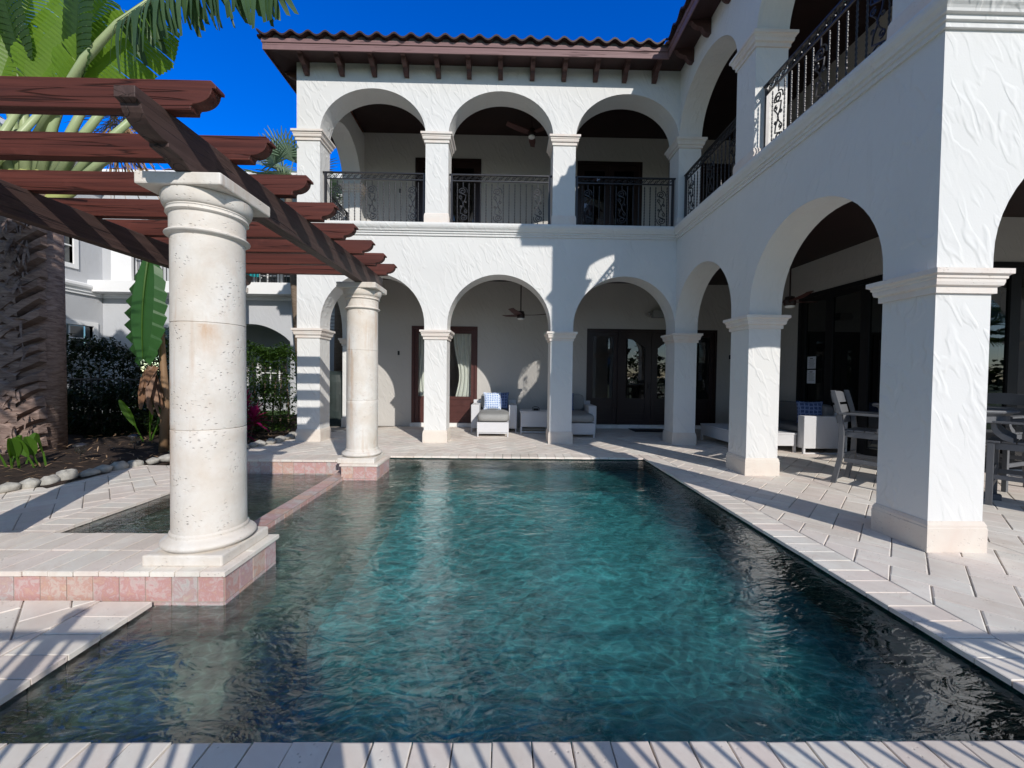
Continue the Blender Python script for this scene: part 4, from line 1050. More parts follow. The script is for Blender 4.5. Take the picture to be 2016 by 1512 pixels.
def bar_chair(label):
    """faces +x in its own space, origin on the floor under the seat"""
    r_ = empty('bar_chair', label, 'chair', group='grey slatted bar chairs round the high table')
    for y in (-.255, .255):
        b = MB(); b.prism([(.23, 0), (.285, 0), (.285, .70), (.23, .70)], 'y', y-.022, y+.022); b.build('front_leg', 'poly', r_, .003)
        # raked rear leg that carries on as the back post
        pr = [(-.36, 0), (-.30, 0), (-.235, .35), (-.225, .70), (-.255, .95), (-.335, 1.24), (-.385, 1.24), (-.305, .95), (-.28, .70), (-.29, .35)]
        b = MB(); b.prism(pr, 'y', y-.022, y+.022); b.build('rear_leg', 'poly', r_, .003)
        b = MB(); b.box(-.28, .27, y-.05, y+.05, .925, .950); b.build('armrest', 'poly', r_, .004)
        pr = [(.10, .72), (.17, .74), (.235, .80), (.26, .86), (.265, .925), (.225, .925), (.215, .87), (.18, .82), (.10, .77)]
        b = MB(); b.prism(pr, 'y', y-.018, y+.018); b.build('arm_support', 'poly', r_, .003)
        b = MB(); b.box(-.22, .23, y-.012, y+.012, .30, .35); b.build('side_rail', 'poly', r_, .002)
    b = MB(); b.box(.235, .262, -.24, .24, .20, .25); b.build('footrest', 'poly', r_, .003)
    b = MB(); b.box(.240, .262, -.24, .24, .36, .41); b.build('footrest', 'poly', r_, .003)
    b = MB(); b.box(-.25, -.23, -.24, .24, .36, .41); b.build('rear_rail', 'poly', r_, .002)
    b = MB(); b.box(-.23, .265, -.232, -.205, .63, .70); b.box(-.23, .265, .205, .232, .63, .70); b.box(.237, .265, -.205, .205, .63, .70); b.build('seat_frame', 'poly', r_, .002)
    b = MB()
    for k in range(5): b.box(-.24+.108*k, -.24+.108*k+.098, -.28 if k == 4 else -.235, .28 if k == 4 else .235, .705, .727)
    b.build('seat', 'poly', r_, .003)
    for k, (z0, z1) in enumerate(((.80, .90), (.935, 1.04), (1.075, 1.20))):
        b = MB(); cxs = lambda z: -.245-.29*max(0, z-.72)*.72
        n = 8; top = []
        for j in range(n):
            ya, yb = -.232+.464*j/n, -.232+.464*(j+1)/n; cr = (lambda y: .028*(1-(y/.232)**2) if k == 2 else 0)
            x0, x1 = cxs(z0)-.03, cxs(z1)-.03
            i = len(b.v); b.v += [(x0, ya, z0), (x0, yb, z0), (x1, yb, z1+cr(yb)), (x1, ya, z1+cr(ya)), (x0-.022, ya, z0), (x0-.022, yb, z0), (x1-.022, yb, z1+cr(yb)), (x1-.022, ya, z1+cr(ya))]
            for q in ((0, 1, 2, 3), (7, 6, 5, 4), (3, 2, 6, 7), (4, 5, 1, 0)): b.f.append(tuple(i+w2 for w2 in q)); b.r.append(0); b.mi.append(0)
            if j == 0: b.f.append((i, i+3, i+7, i+4)); b.r.append(0); b.mi.append(0)
            if j == n-1: b.f.append((i+1, i+5, i+6, i+2)); b.r.append(0); b.mi.append(0)
        b.build('back_slat', 'poly', r_)
    return r_
h1 = bar_chair('grey slatted bar chair standing left of the front corner pillar, its back to the sofa'); h1.location = (4.82, 5.17, 0); h1.rotation_euler = (0, 0, R(-56))
h2 = copy_tree(h1); h2.location = (5.80, 4.33, 0); h2.rotation_euler = (0, 0, R(125)); h2['label'] = 'grey bar chair right of the front corner pillar, nearest the camera'
h3 = copy_tree(h1); h3.location = (6.45, 5.25, 0); h3.rotation_euler = (0, 0, R(200)); h3['label'] = 'grey bar chair behind the high table, close to the glass wall at the right edge'
# notices on the glass
pn = empty('paper_notice', 'white printed notices taped to the dark glass door behind the sofa', 'notice', (RX-.004, 8.32, 1.55))
for (z0, z1, nm) in ((-.26, .02, 'sheet'), (.05, .30, 'sheet')):
    b = MB(); b.box(-.002, 0, -.13, .10, z0, z1); s3 = b.build(nm, 'paper', pn)
    b = MB(); b.box(-.0035, -.0022, -.05, .03, z1-.05, z1-.03)
    for k in range(7): b.box(-.0035, -.0022, -.10+.01*(k % 3), .07-.02*(k % 2), z1-.075-.024*k, z1-.069-.024*k)
    b.build('printing', 'ink', s3)
dm = MB(); dm.box(3.25, 4.15, 9.95, 10.50, 0.004, .022); tag(dm.build('door_mat', 'black', None, .004), 'black door mat in front of the dark double doors', 'mat')

# ---- ceiling fans
def fan(label, loc, rod, ang=0):
    r_ = empty('ceiling_fan', label, 'fan', loc, ang, 'dark ceiling fans under the arcade ceilings')
    b = MB(); b.tube([(0, 0, .08), (0, 0, rod)], .014, 8); b.build('rod', 'frame_dk', r_)
    b = MB(); b.lathe([(.02, rod-.06), (.06, rod-.05), (.07, rod)], 0, 0, 20); b.build('canopy', 'frame_dk', r_)
    b = MB(); b.lathe([(.03, .10), (.075, .085), (.08, .05), (.095, .03), (.095, -.05), (.08, -.075)], 0, 0, 28); b.build('motor', 'frame_dk', r_)
    b = MB(); b.lathe([(.078, -.076), (.075, -.10), (.04, -.112)], 0, 0, 24); b.build('light', 'lamp', r_)
    for k in range(3):
        a = 2*PI*k/3; b = MB(); n = 8
        for j in range(n):
            def S(f): r1 = .08+.56*f; w2 = .055+.025*math.sin(PI*min(1, f*1.25)); return r1, w2, .0+.045*f*f
            (ra, wa, za), (rb, wb, zb) = S(j/n), S((j+1)/n)
            def P(r1, y, z): return (r1*math.cos(a)-y*math.sin(a), r1*math.sin(a)+y*math.cos(a), z)
            for dz in (0, .012): 
                q = [P(ra, -wa, za-.01+dz), P(rb, -wb, zb-.01+dz), P(rb, wb, zb+.012+dz), P(ra, wa, za+.012+dz)]; b.face(q if dz else q[::-1])
            for sg in (-1, 1): b.face([P(ra, sg*wa, za+sg*.011), P(rb, sg*wb, zb+sg*.011), P(rb, sg*wb, zb+sg*.011+.012), P(ra, sg*wa, za+sg*.011+.012)])
        b.build('blade', 'frame', r_)
    return r_
fan('dark ceiling fan on a long rod seen through the middle ground floor arch', (.335, 9.4, 2.79), 1.055, R(8))
fan('dark ceiling fan on a rod above the sofa in the right arcade', (5.1, 7.18, 2.77), 1.075, R(20))
fan('ceiling fan with brown blades on the upper balcony, middle arch', (.54, 9.4, 6.98), .665, R(85))
# speaker on the wall
sk = empty('wall_speaker', 'grey outdoor speaker on the wall above the dark double doors', 'speaker', (4.0, 10.52, 3.03))
b = MB(); b.prism([(-.17, -.09), (.17, -.09), (.15, .10), (-.15, .10)], 'y', -.09, .08); b.build('cabinet', 'cushion', sk, .01)
b = MB(); b.box(-.235, -.17, -.02, .02, -.02, .02); b.box(-.24, -.225, -.02, .13, -.04, .04); b.build('bracket', 'cushion', sk)
# covered grill at the far left end of the arcade
gc = MB(); n = 26; H = [(0, 1.0), (.5, 1.02), (.98, .96), (1.30, .90), (1.38, .72), (1.385, .0)]
rows = [(0.0, 1.04, 1.0), (.35, 1.02, .98), (.75, 1.0, .94), (1.05, .96, .90), (1.22, .86, .80), (1.30, .5, .5), (1.31, .02, .02)]
for a in range(len(rows)-1):
    for k in range(n):
        def P(rw_, k_):
            z, sx, sy2 = rw_; th = 2*PI*k_/n; fr = .035*math.sin(th*9+z*2)*(1.3-z)
            c2_, s2_ = math.cos(th), math.sin(th)
            return ((.42*math.copysign(abs(c2_)**.4, c2_)*sx)*(1+fr), (.36*math.copysign(abs(s2_)**.4, s2_)*sy2)*(1+fr), z)
        gc.face([P(rows[a], k), P(rows[a], (k+1) % n), P(rows[a+1], (k+1) % n), P(rows[a+1], k)])
o = gc.build('covered_grill', 'tarp', None, smooth=True); o.location = (-4.72, 10.9, -.0); o.scale = (1.1, 1.1, 1.1); tag(o, 'dark tarpaulin cover draped over a grill beside the left arcade', 'grill cover')

# ================================================================ NEIGHBOUR'S HOUSE
nb = empty('neighbour_house', 'pale grey two storey house with white trim beyond the hedge on the left', 'house')
NY, NX = 14.1, -13.9
def wallbox(name, mat, x0, x1, y0, y1, z0, z1, bev=0): return box(name, mat, nb, x0, x1, y0, y1, z0, z1, bev)
# front wall as strips round openings
def nwall(u0, u1, z0, z1, holes, fn, mat='n_wall'):
    mb = MB(); us = sorted({u0, u1, *[h[0] for h in holes], *[h[1] for h in holes]}); zs = sorted({z0, z1, *[h[2] for h in holes], *[h[3] for h in holes]})
    for a, b_ in zip(us, us[1:]):
        for c, d in zip(zs, zs[1:]):
            if any(h[0] < (a+b_)/2 < h[1] and h[2] < (c+d)/2 < h[3] for h in holes): continue
            mb.face([fn(a, 0, c), fn(b_, 0, c), fn(b_, 0, d), fn(a, 0, d)])
    for (a, b_, c, d) in holes:
        for (p, q) in (((a, c), (a, d)), ((b_, d), (b_, c)), ((a, d), (b_, d)), ((b_, c), (a, c))):
            mb.face([fn(p[0], 0, p[1]), fn(q[0], 0, q[1]), fn(q[0], 1.6 if False else .25, q[1]), fn(p[0], .25, p[1])])
    return mb.build('wall', mat, nb)
nf = lambda u, t, z: (u, NY+t, z); ns = lambda u, t, z: (NX-t, u, z)
# ground floor : wide segmental arches to a shaded porch
nmb = MB()
def seg_wall(u0, u1, z0, z1, opens, y):
    pts2 = [(u0, z0)]
    for (a, b_, zs, ri) in opens:
        pts2 += [(a, z0), (a+1e-4, zs)]
        for k in range(1, 16):
            f = k/16; pts2.append((a+(b_-a)*f, zs+ri*math.sin(PI*f)**.8))
        pts2 += [(b_-1e-4, zs), (b_, z0)]
    pts2.append((u1, z0))
    for (a, za), (b_, zb) in zip(pts2, pts2[1:]):
        if b_-a > 2e-4: nmb.face([(a, y, za), (b_, y, zb), (b_, y, z1), (a, y, z1)])
        nmb.face([(a, y, za), (a, y+.35, za), (b_, y+.35, zb), (b_, y, zb)])
seg_wall(NX, 3, -.2, 4.05, [(-12.95, -10.9, 2.45, .45), (-10.2, -7.5, 2.45, .6)], NY)
nmb.build('wall', 'n_wall', nb)
wallbox('porch_wall', 'n_wall', NX, 3, NY+2.2, NY+2.4, -.2, 4.0)
wallbox('porch_ceiling', 'n_wall', NX, 3, NY+.35, NY+2.2, 3.3, 3.4)
def nwindow(fn, a, b_, c, d, cols, rows_, tr=.14, mat='glass'):
    mb = MB()
    def bx(p, q, r1, s1, t0, t1):
        P = [fn(p, t0, r1), fn(q, t0, r1), fn(q, t1, r1), fn(p, t1, r1), fn(p, t0, s1), fn(q, t0, s1), fn(q, t1, s1), fn(p, t1, s1)]
        i = len(mb.v); mb.v += P
        for q2 in ((0, 3, 2, 1), (4, 5, 6, 7), (0, 1, 5, 4), (1, 2, 6, 5), (2, 3, 7, 6), (3, 0, 4, 7)): mb.f.append(tuple(i+k for k in q2)); mb.r.append(0); mb.mi.append(0)
    bx(a-tr, a, c-tr, d+tr, -.05, .1); bx(b_, b_+tr, c-tr, d+tr, -.05, .1); bx(a, b_, d, d+tr, -.048, .1); bx(a, b_, c-tr, c, -.048, .1)
    for k in range(1, cols): u = a+(b_-a)*k/cols; bx(u-.02, u+.02, c, d, .02, .07)
    for k in range(1, rows_): z = c+(d-c)*k/rows_; bx(a, b_, z-.02, z+.02, .025, .065)
    o = mb.build('window', 'n_trim', nb)
    g_ = MB(); g_.face([fn(a, .05, c), fn(b_, .05, c), fn(b_, .05, d), fn(a, .05, d)]); g_.build('pane', 'glass_dk', o)
    g_ = MB(); g_.face([fn(a, .3, c), fn(b_, .3, c), fn(b_, .3, d), fn(a, .3, d)]); g_.build('blind_or_backing', 'curtain' if mat == 'blind_or_backing' else 'room', o)  # one pale blind; the rest are dark sheets imitating unlit rooms
SW = [(12.3, 13.15, 4.78, 6.5), (12.35, 13.75, 2.0, 2.85)]
nwall(2, NY, -.2, 7.9, SW, ns)
nwindow(ns, *SW[0], 2, 3); nwindow(ns, *SW[1], 2, 2, mat='blind_or_backing')
UH = [(-12.55, -10.3, 4.4, 7.1), (-9.7, -6.9, 4.4, 7.1)]
nwall(NX, 3, 4.05, 7.9, UH, nf)
wallbox('wall', 'n_wall', NX, 3, NY+1.3, NY+1.5, 4.0, 7.9); wallbox('balcony_floor', 'n_trim', NX, 3, NY-.5, NY+1.3, 4.0, 4.38)
for (a, b_) in ((-12.3, -11.6), (-11.4, -10.6), (-9.4, -8.6), (-8.4, -7.4)): nwindow(lambda u, t, z: (u, NY+1.2+t, z), a, b_, 4.45, 6.7, 2, 4, .08)
for (a, b_, y) in ((-12.0, -11.2, NY+2.1), (-9.8, -8.7, NY+2.1), (-8.4, -7.6, NY+2.1)): nwindow(lambda u, t, z, y=y: (u, y+t, z), a, b_, .4, 2.3, 3, 4, .1)
pr = [(0, 3.86), (.06, 3.86), (.06, 3.93), (.10, 3.95), (.10, 4.02), (.16, 4.06), (.19, 4.12), (.19, 4.19), (.15, 4.22), (0, 4.22)]
b = MB(); b.sweep([(NX, 2)[::1], (NX, NY), (-6.2, NY)][::1], pr); b.build('string_course', 'n_trim', nb)
b = MB(); b.box(-13.4, -12.72, NY-.22, NY+.25, 4.2, 5.55); b.box(-13.47, -12.65, NY-.29, NY+.3, 5.55, 5.63); b.build('balcony_pier', 'n_trim', nb)
for (a, b_) in ((-12.7, -10.3), (-9.9, -6.85)):
    rl = bpy.data.objects.new('railing', None); COL.objects.link(rl); rl.parent = nb
    b = MB(); b.box(a, b_, NY-.15, NY-.11, 5.22, 5.26); b.box(a, b_, NY-.145, NY-.115, 4.32, 4.35); b.build('rail', 'iron', rl)
    n = int((b_-a)/.115)
    for k in range(n+1):
        x = a+(b_-a)*k/n; b = MB(); b.box(x-.009, x+.009, NY-.14, NY-.12, 4.33, 5.22); b.build('baluster', 'iron', rl)
b = MB(); b.box(NX-6, 4, NY-.5, NY+12, 7.88, 8.02); b.box(NX-6, NX+.5, 0, NY-.5, 7.88, 8.02); b.build('eaves', 'n_trim', nb)
b = MB()
for (u0, u1, y0, y1, up) in ((NX-6, 4, NY-.5, NY+6, 2.4),):
    m = 110
    for k in range(m):
        a, b_ = u0+(u1-u0)*k/m, u0+(u1-u0)*(k+1)/m; ha, hb = .05*math.cos(2*PI*k/4), .05*math.cos(2*PI*(k+1)/4)
        b.face([(a, y0, 8.03+ha), (b_, y0, 8.03+hb), (b_, y1, 8.03+up+hb), (a, y1, 8.03+up+ha)], random.random()*.3)
m = 90
for k in range(m):
    a, b_ = 0+13.6*k/m, 13.6*(k+1)/m; ha, hb = .05*math.cos(2*PI*k/4), .05*math.cos(2*PI*(k+1)/4)
    b.face([(NX+.5, a, 8.03+ha), (NX+.5, b_, 8.03+hb), (NX-6, b_, 10.4+hb), (NX-6, a, 10.4+ha)])
b.build('roof', 'tile_red', nb)
b = MB(); b.tube([(-5.62, NY-.09, -.2), (-5.62, NY-.09, 7.8)], .05, 8); b.build('downpipe', 'n_trim', nb)
b = MB()
for k in range(5): b.box(-6.25, -5.8, NY-.06, NY-.003, 2.9+.12*k, 2.96+.12*k)
b.build('vent', 'n_trim', nb)
ch = empty('deck_chair', 'turquoise fabric chair on the balcony of the grey house next door', 'chair', (-9.05, NY+.25, 4.38), R(25))
b = MB(); b.prism([(-.05, .40), (-.22, 1.02), (-.25, 1.01), (-.08, .38)], 'x', -.30, .30); b.build('backrest', 'teal', ch)
b = MB(); b.prism([(-.08, .36), (.42, .44), (.42, .47), (-.08, .39)], 'x', -.30, .30); b.build('seat', 'teal', ch)
for x in (-.31, .31):
    b = MB(); b.tube([(x, -.24, 1.04), (x, .02, .38), (x, .34, 0)], .014); b.tube([(x, .44, .46), (x, .1, .3), (x, -.18, 0)], .014); b.build('leg', 'n_trim', ch)

# ================================================================ PLANTS
rnd = random.Random(11)
def leaf_card(mb, p, d, up, L, W, r, fold=.25, droop=.25, n=3, shape=None):
    """pointed leaf from p along d, bending down"""
    p = Vector(p); d = Vector(d).normalized(); up = Vector(up); side = d.cross(up)
    if side.length < 1e-3: side = d.cross(Vector((1, 0, 0)))
    side.normalize(); nn = side.cross(d)
    prev = None
    for k in range(n+1):
        f = k/n; w_ = W*(math.sin(PI*(f*.86+.07))**.8 if shape is None else shape(f))
        c = p+d*(L*f)+Vector((0, 0, -droop*L*f*f)); e1 = c-side*w_/2+nn*w_*fold; e2 = c+side*w_/2+nn*w_*fold
        if prev:
            mb.face([prev[0], prev[1], c, e1], r); mb.face([prev[1], prev[2], e2, c], r)
        prev = (e1, c, e2)
def hedge(name, label, x0, x1, y0, y1, z0, z1, n, mat, sz=.09, cat='hedge', wob=.12, fill=True):
    mb = MB()
    if fill:
        r_ = empty(name, label, cat, ((x0+x1)/2, (y0+y1)/2, 0)); ox, oy = (x0+x1)/2, (y0+y1)/2
    for k in range(n):
        u, v, w_ = rnd.random(), rnd.random(), rnd.random()
        # crowd the leaves towards the faces
        if rnd.random() < .55: v = v*.25 if rnd.random() < .7 else 1-v*.2
        elif rnd.random() < .4: w_ = 1-w_*.12
        x = x0+(x1-x0)*u; y = y0+(y1-y0)*v
        top = z1+wob*math.sin(x*3.1)+wob*.8*math.sin(x*7.7+y*3)+wob*.6*rnd.uniform(-1, 1)
        z = z0+(top-z0)*w_; y += .10*math.sin(x*5+z*6)+.06*math.sin(z*11)
        d = Vector((rnd.uniform(-1, 1), rnd.uniform(-1.3, .6), rnd.uniform(-.3, 1.0)))
        leaf_card(mb, (x-ox, y-oy, z), d, (0, 0, 1), sz*rnd.uniform(.7, 1.4), sz*.5*rnd.uniform(.8, 1.3), rnd.random(), .2, .3, 2)
    mb.build('foliage', mat, r_)
    b_ = MB(); m = int((x1-x0)/.22)+1
    for k in range(m):
        x = x0+(x1-x0)*(k+.5)/m+rnd.uniform(-.07, .07); y = (y0+y1)/2+rnd.uniform(-.12, .12)
        b_.tube([(x-ox, y-oy, -.1), (x-ox+rnd.uniform(-.06, .06), y-oy, z1*.4), (x-ox+rnd.uniform(-.15, .15), y-oy+rnd.uniform(-.1, .1), z1*.85)], [.022, .016, .006], 5)
    b_.build('stems', 'bark2', r_)
    return r_
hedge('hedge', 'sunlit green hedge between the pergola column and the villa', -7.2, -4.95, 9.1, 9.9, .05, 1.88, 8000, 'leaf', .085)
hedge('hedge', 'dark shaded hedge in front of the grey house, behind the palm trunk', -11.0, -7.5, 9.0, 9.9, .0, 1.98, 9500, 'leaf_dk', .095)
hedge('shrub', 'low dark shrubs filling the shaded bed in front of the thin black fence', -9.6, -6.7, 8.0, 8.75, -.05, .95, 6500, 'leaf_dk', .09, 'shrub', .14)
hedge('shrub', 'spindly tall shrub standing up at the right end of the shaded hedge', -8.1, -7.3, 8.9, 9.4, .7, 2.05, 900, 'leaf_dk', .07, 'shrub', .2)
# thin garden fence behind the hedge
gf = empty('garden_fence', 'thin black metal fence running through the shaded hedge', 'fence', (-9.6, 8.9, 0))
b = MB(); b.box(-3, 2.6, -.015, .015, 1.18, 1.21); b.box(-3, 2.6, -.015, .015, .15, .18); b.build('rail', 'iron', gf)
b = MB()
for k in range(48): x = -3+5.6*k/47; b.box(x-.009, x+.009, -.009, .009, -.1, 1.2)
b.build('bars', 'iron', gf)
# cordyline
cd = empty('cordyline', 'bright magenta cordyline plant in the garden bed by the left pillar', 'plant', (-5.42, 8.35, 0))
b = MB(); stems = [((0, 0, -.05), (.03, 0, .75)), ((.1, .05, -.05), (.22, .02, .5)), ((-.1, .05, -.05), (-.22, 0, .45)), ((0, -.1, -.05), (.05, -.12, .30))]
for a, c in stems: b.tube([a, ((a[0]+c[0])/2+.02, (a[1]+c[1])/2, (a[2]+c[2])/2), c], .016, 5)
b.build('stem', 'bark2', cd); b = MB()
for (a, c), N in zip(stems, (44, 30, 30, 22)):
    for k in range(N):
        f = k/N; an = k*2.4; el = .15+1.2*f
        d = Vector((math.cos(an)*math.cos(el), math.sin(an)*math.cos(el), math.sin(el)))
        leaf_card(b, (c[0], c[1], c[2]-.22*(1-f)), d, (0, 0, 1), .36*rnd.uniform(.7, 1.1), .075, f, .2, .45*(1-f)+.1, 4)
b.build('foliage', 'cordy', cd)
# border stones
proto = []
for s_2 in range(4):
    b = MB(); N, K = 12, 7
    for a in range(K+1):
        for c in range(N):
            th = 2*PI*c/N; ph = -PI/2+PI*a/K; w_ = 1+.10*math.sin(3*th+s_2)+.08*math.sin(5*ph+s_2*2)
            b.v.append((.13*w_*math.cos(ph)*math.cos(th), .10*w_*math.cos(ph)*math.sin(th), .085*w_*math.sin(ph)))
    for a in range(K):
        for c in range(N): q = (c+1) % N; b.f.append((a*N+c, a*N+q, (a+1)*N+q, (a+1)*N+c)); b.r.append(0); b.mi.append(0)
    o = b.build('border_stone', 'rock', None, smooth=True); proto.append(o)
k = 0; ystone = 1.2
while ystone < 9.4:
    x = bordx(ystone); x2 = bordx(ystone+.1); s_2 = proto[k % 4]
    o = s_2 if k < 4 else s_2.copy()
    if k >= 4: COL.objects.link(o)
    sc2 = rnd.uniform(.62, .95); o.scale = (sc2, sc2*rnd.uniform(.9, 1.1), sc2*rnd.uniform(.8, 1.1))
    o.location = (x+.02+rnd.uniform(-.03, .03), ystone, .03+rnd.uniform(-.01, .02)); o.rotation_euler = (rnd.uniform(-.1, .1), rnd.uniform(-.1, .1), math.atan2(.1, x2-x)+rnd.uniform(-.2, .2))
    tag(o, 'rounded pale stone in the row edging the planted bed', 'stone', 'pale stones edging the garden bed'); ystone += .225*sc2; k += 1
# path lights
for (x, y, lab) in ((-6.32, 6.05, 'small solar path light in the bed, nearer the palm trunk'), (-6.35, 6.95, 'small solar path light in the bed, nearer the round column')):
    pl = empty('path_light', lab, 'garden light', (x, y, 0))
    b = MB(); b.tube([(0, 0, -.05), (0, 0, .16)], .008); b.build('stake', 'black', pl)
    b = MB(); b.lathe([(.035, .15), (.055, .18), (.062, .27)], 0, 0, 14); b.build('lens', 'glass', pl)
    b = MB(); b.lathe([(.085, .268), (.08, .285), (.03, .305)], 0, 0, 14); b.build('cap', 'iron', pl)
# traveller's palm
def paddle(mb, base, tip_dir, L, W, side, r, droop=.15, torn=0.0, n=64, cup=.12):
    """broad paddle blade with a midrib; torn>0 splits the edge into strips"""
    base = Vector(base); d = Vector(tip_dir).normalized(); side = Vector(side); side = (side-d*side.dot(d)).normalized(); nn = side.cross(d)
    P = []
    for k in range(n+1):
        f = k/n; c = base+d*L*f+Vector((0, 0, -droop*L*f*f)); w_ = (1+.03*math.sin(k*2.9)) * W*(min(1, f*5)**.6)*(1-max(0, f-.75)/.25*.8)**.8
        P.append((c, w_))
    for sg in (-1, 1):
        for k in range(n):
            (c1_, w1), (c2_, w2) = P[k], P[k+1]; gap = torn*rnd.uniform(.2, 1.) if torn else 0
            dd = (c2_-c1_); a0 = c1_; a1 = c2_-dd*gap*0
            m = 4; prev = None
            hang = rnd.uniform(.6, 1.3) if torn else 1
            for j in range(m+1):
                g_ = j/m; dr = -W*(.10+torn*.9*hang)*g_*g_
                fwd_ = dd*(3.2*g_) * (1.5 if torn else 1)+nn*(.0035*(1 if k % 2 else -1)*min(1, g_*4))
                split = dd*(.9*g_*g_) if (not torn and (k*7+int(r*50)) % 11 == 0) else Vector((0, 0, 0))
                e1 = a0+split+side*sg*w1*g_*(1-.35*torn*g_)+fwd_+nn*(cup*W*g_*(1-g_)*2)+Vector((0, 0, dr)); e2 = a1+side*sg*w2*g_*(1-.35*torn*g_)+fwd_-dd*gap*g_+nn*(cup*W*g_*(1-g_)*2)+Vector((0, 0, dr))
                if prev: mb.face([prev[0], prev[1], e2, e1], r*.6+.4*rnd.random())
                prev = (e1, e2)
    return [p[0] for p in P]
def ravenala(name, label, bx_, by_, H, wd, scale=1.0, fan=True):
    r_ = empty(name, label, 'palm', (bx_, by_, 0))
    b_ = MB(); b_.tube([(0, 0, -.1), (.02, 0, H*.5), (.06, 0, H)], [wd*.42, wd*.40, wd*.36], 16); b_.build('trunk', 'bark', r_, smooth=True)
    b_ = MB(); n = int(H/.105)
    for k in range(n):
        z = -.25+k*.105; sg = 1 if k % 2 else -1; ww = wd*(.92+.16*z/H)*rnd.uniform(.96, 1.04); rise = .36+.36*z/H+rnd.uniform(-.07, .07)
        m = 9; prev = None; r2_ = .05+.6*rnd.random(); lift = rnd.uniform(.0, .04)
        for j in range(m+1):
            f = j/m; x = sg*(-.24*ww+.735*ww*f); yv = -(.44*wd)*math.sqrt(max(.03, 1-(x/(.62*ww))**2))
            zc2 = z+rise*(f**1.1)+.02*math.sin(k*3.3+f*5); th = .105*(1-.25*f)+.014*math.sin(f*9+k)
            out_ = .022+lift+.02*f*f
            p0 = (x, yv+.06, zc2-th*.9); p1 = (x, yv-out_, zc2-th*.7); p2 = (x*1.01, yv-out_-.012, zc2+th*.5); p3 = (x, yv+.03, zc2+th*1.3)
            if prev:
                b_.face([prev[0], p0, p1, prev[1]], 1.); b_.face([prev[1], p1, p2, prev[2]], r2_); b_.face([prev[2], p2, p3, prev[3]], r2_*.6)
            prev = (p0, p1, p2, p3)
        b_.face(prev, .2)
        if rnd.random() < .5 or 2.3 < z < 3.3:   # frayed tatters
            for q_ in range(7 if 2.3 < z < 3.3 else 3):
                x = sg*ww*rnd.uniform(.1, .5); leaf_card(b_, (x, -(.44*wd)*.85-.06, z+rise*.7+rnd.uniform(-.1, .1)), (sg*rnd.uniform(-.2, .6), -.3, rnd.uniform(-1, .3)), (0, -1, 0), rnd.uniform(.12, .3), rnd.uniform(.03, .07), rnd.random(), .3, .3, 3)
    b_.build('leaf_bases', 'bark', r_)
    return r_
tr = ravenala('travellers_palm', 'thick fan palm trunk with crossing leaf bases and a fan of broad leaves', -7.62, 6.6, 4.05, .86)
# hanging dry fibres at the neck, then green sheaths spreading into the fan
b = MB(); NA = 13; sheaths = MB()
for k in range(NA):
    f = k/(NA-1)*2-1; ang = f*R(58); y_ = -.10+.05*(k % 2)
    x0 = .06+f*.10; z0 = 3.75+abs(f)*.1
    L = (4.0 if k < 9 else 2.1); dirx, dirz = math.sin(ang), math.cos(ang)
    p0 = Vector((x0, y_, z0)); p1 = p0+Vector((dirx*.45+f*.22, 0, dirz*.75)); p2 = p1+Vector((dirx*.55, -.02, dirz*.75)); p3 = p2+Vector((dirx*L*.45, -.05, dirz*L*.4))
    sheaths.tube([p0, (p0+p1)/2+Vector((f*.03, -.02, 0)), p1], [.13, .115, .085], 8, r=rnd.random())
    b.tube([p1, p2, p3], [.085, .06, .045], 8, r=rnd.random())
    if k < 9 and k != 7: 
        bl_ = MB(); tip = Vector((dirx*1.0, -.25, dirz)); side = Vector((math.cos(ang), .35*(1 if k % 2 else -1), -math.sin(ang)))
        paddle(bl_, p3-Vector((dirx, -.12, dirz))*1.15, tip, 2.9, .40, side, rnd.random(), .08, 0)
        bl_.build('blade', 'ravenala' if k in (0, 1, 2, 3, 5) else 'ravenala_dk', tr, smooth=True)
sheaths.build('sheath', 'sheath', tr, smooth=True); b.build('stalks', 'petiole', tr, smooth=True)
t2 = empty('travellers_palm', 'second, thinner fan palm trunk with close rings at the left edge of the garden', 'palm', (-8.25, 6.3, 0))
b = MB(); pr = []; z = -.1
while z < 3.9:
    r_k = .27*(1-.12*z/3.9)+rnd.uniform(-.006, .006); pr += [(r_k, z), (r_k+.016, z+.035), (r_k+.012, z+.055), (r_k-.004, z+.062)]; z += .066
b.lathe(pr, 0, 0, 26); b.build('trunk', 'bark2', t2, smooth='auto')
b = MB()
for k in range(7):
    f = k/6*2-1; ang = f*R(50)-.1
    p0 = Vector((0, 0, 3.7)); p1 = p0+Vector((math.sin(ang)*.6, 0, .8)); p2 = p1+Vector((math.sin(ang)*1.2, .1, 1.1))
    b.tube([p0, p1, p2], [.09, .06, .04], 7, r=rnd.random()); bl_ = MB(); paddle(bl_, p2, (math.sin(ang), .1, math.cos(ang)), 2.2, .46, (math.cos(ang), .4, -math.sin(ang)), rnd.random(), .12, 0); bl_.build('blade', 'ravenala', t2, smooth=True)
b.build('stalks', 'petiole', t2, smooth=True)
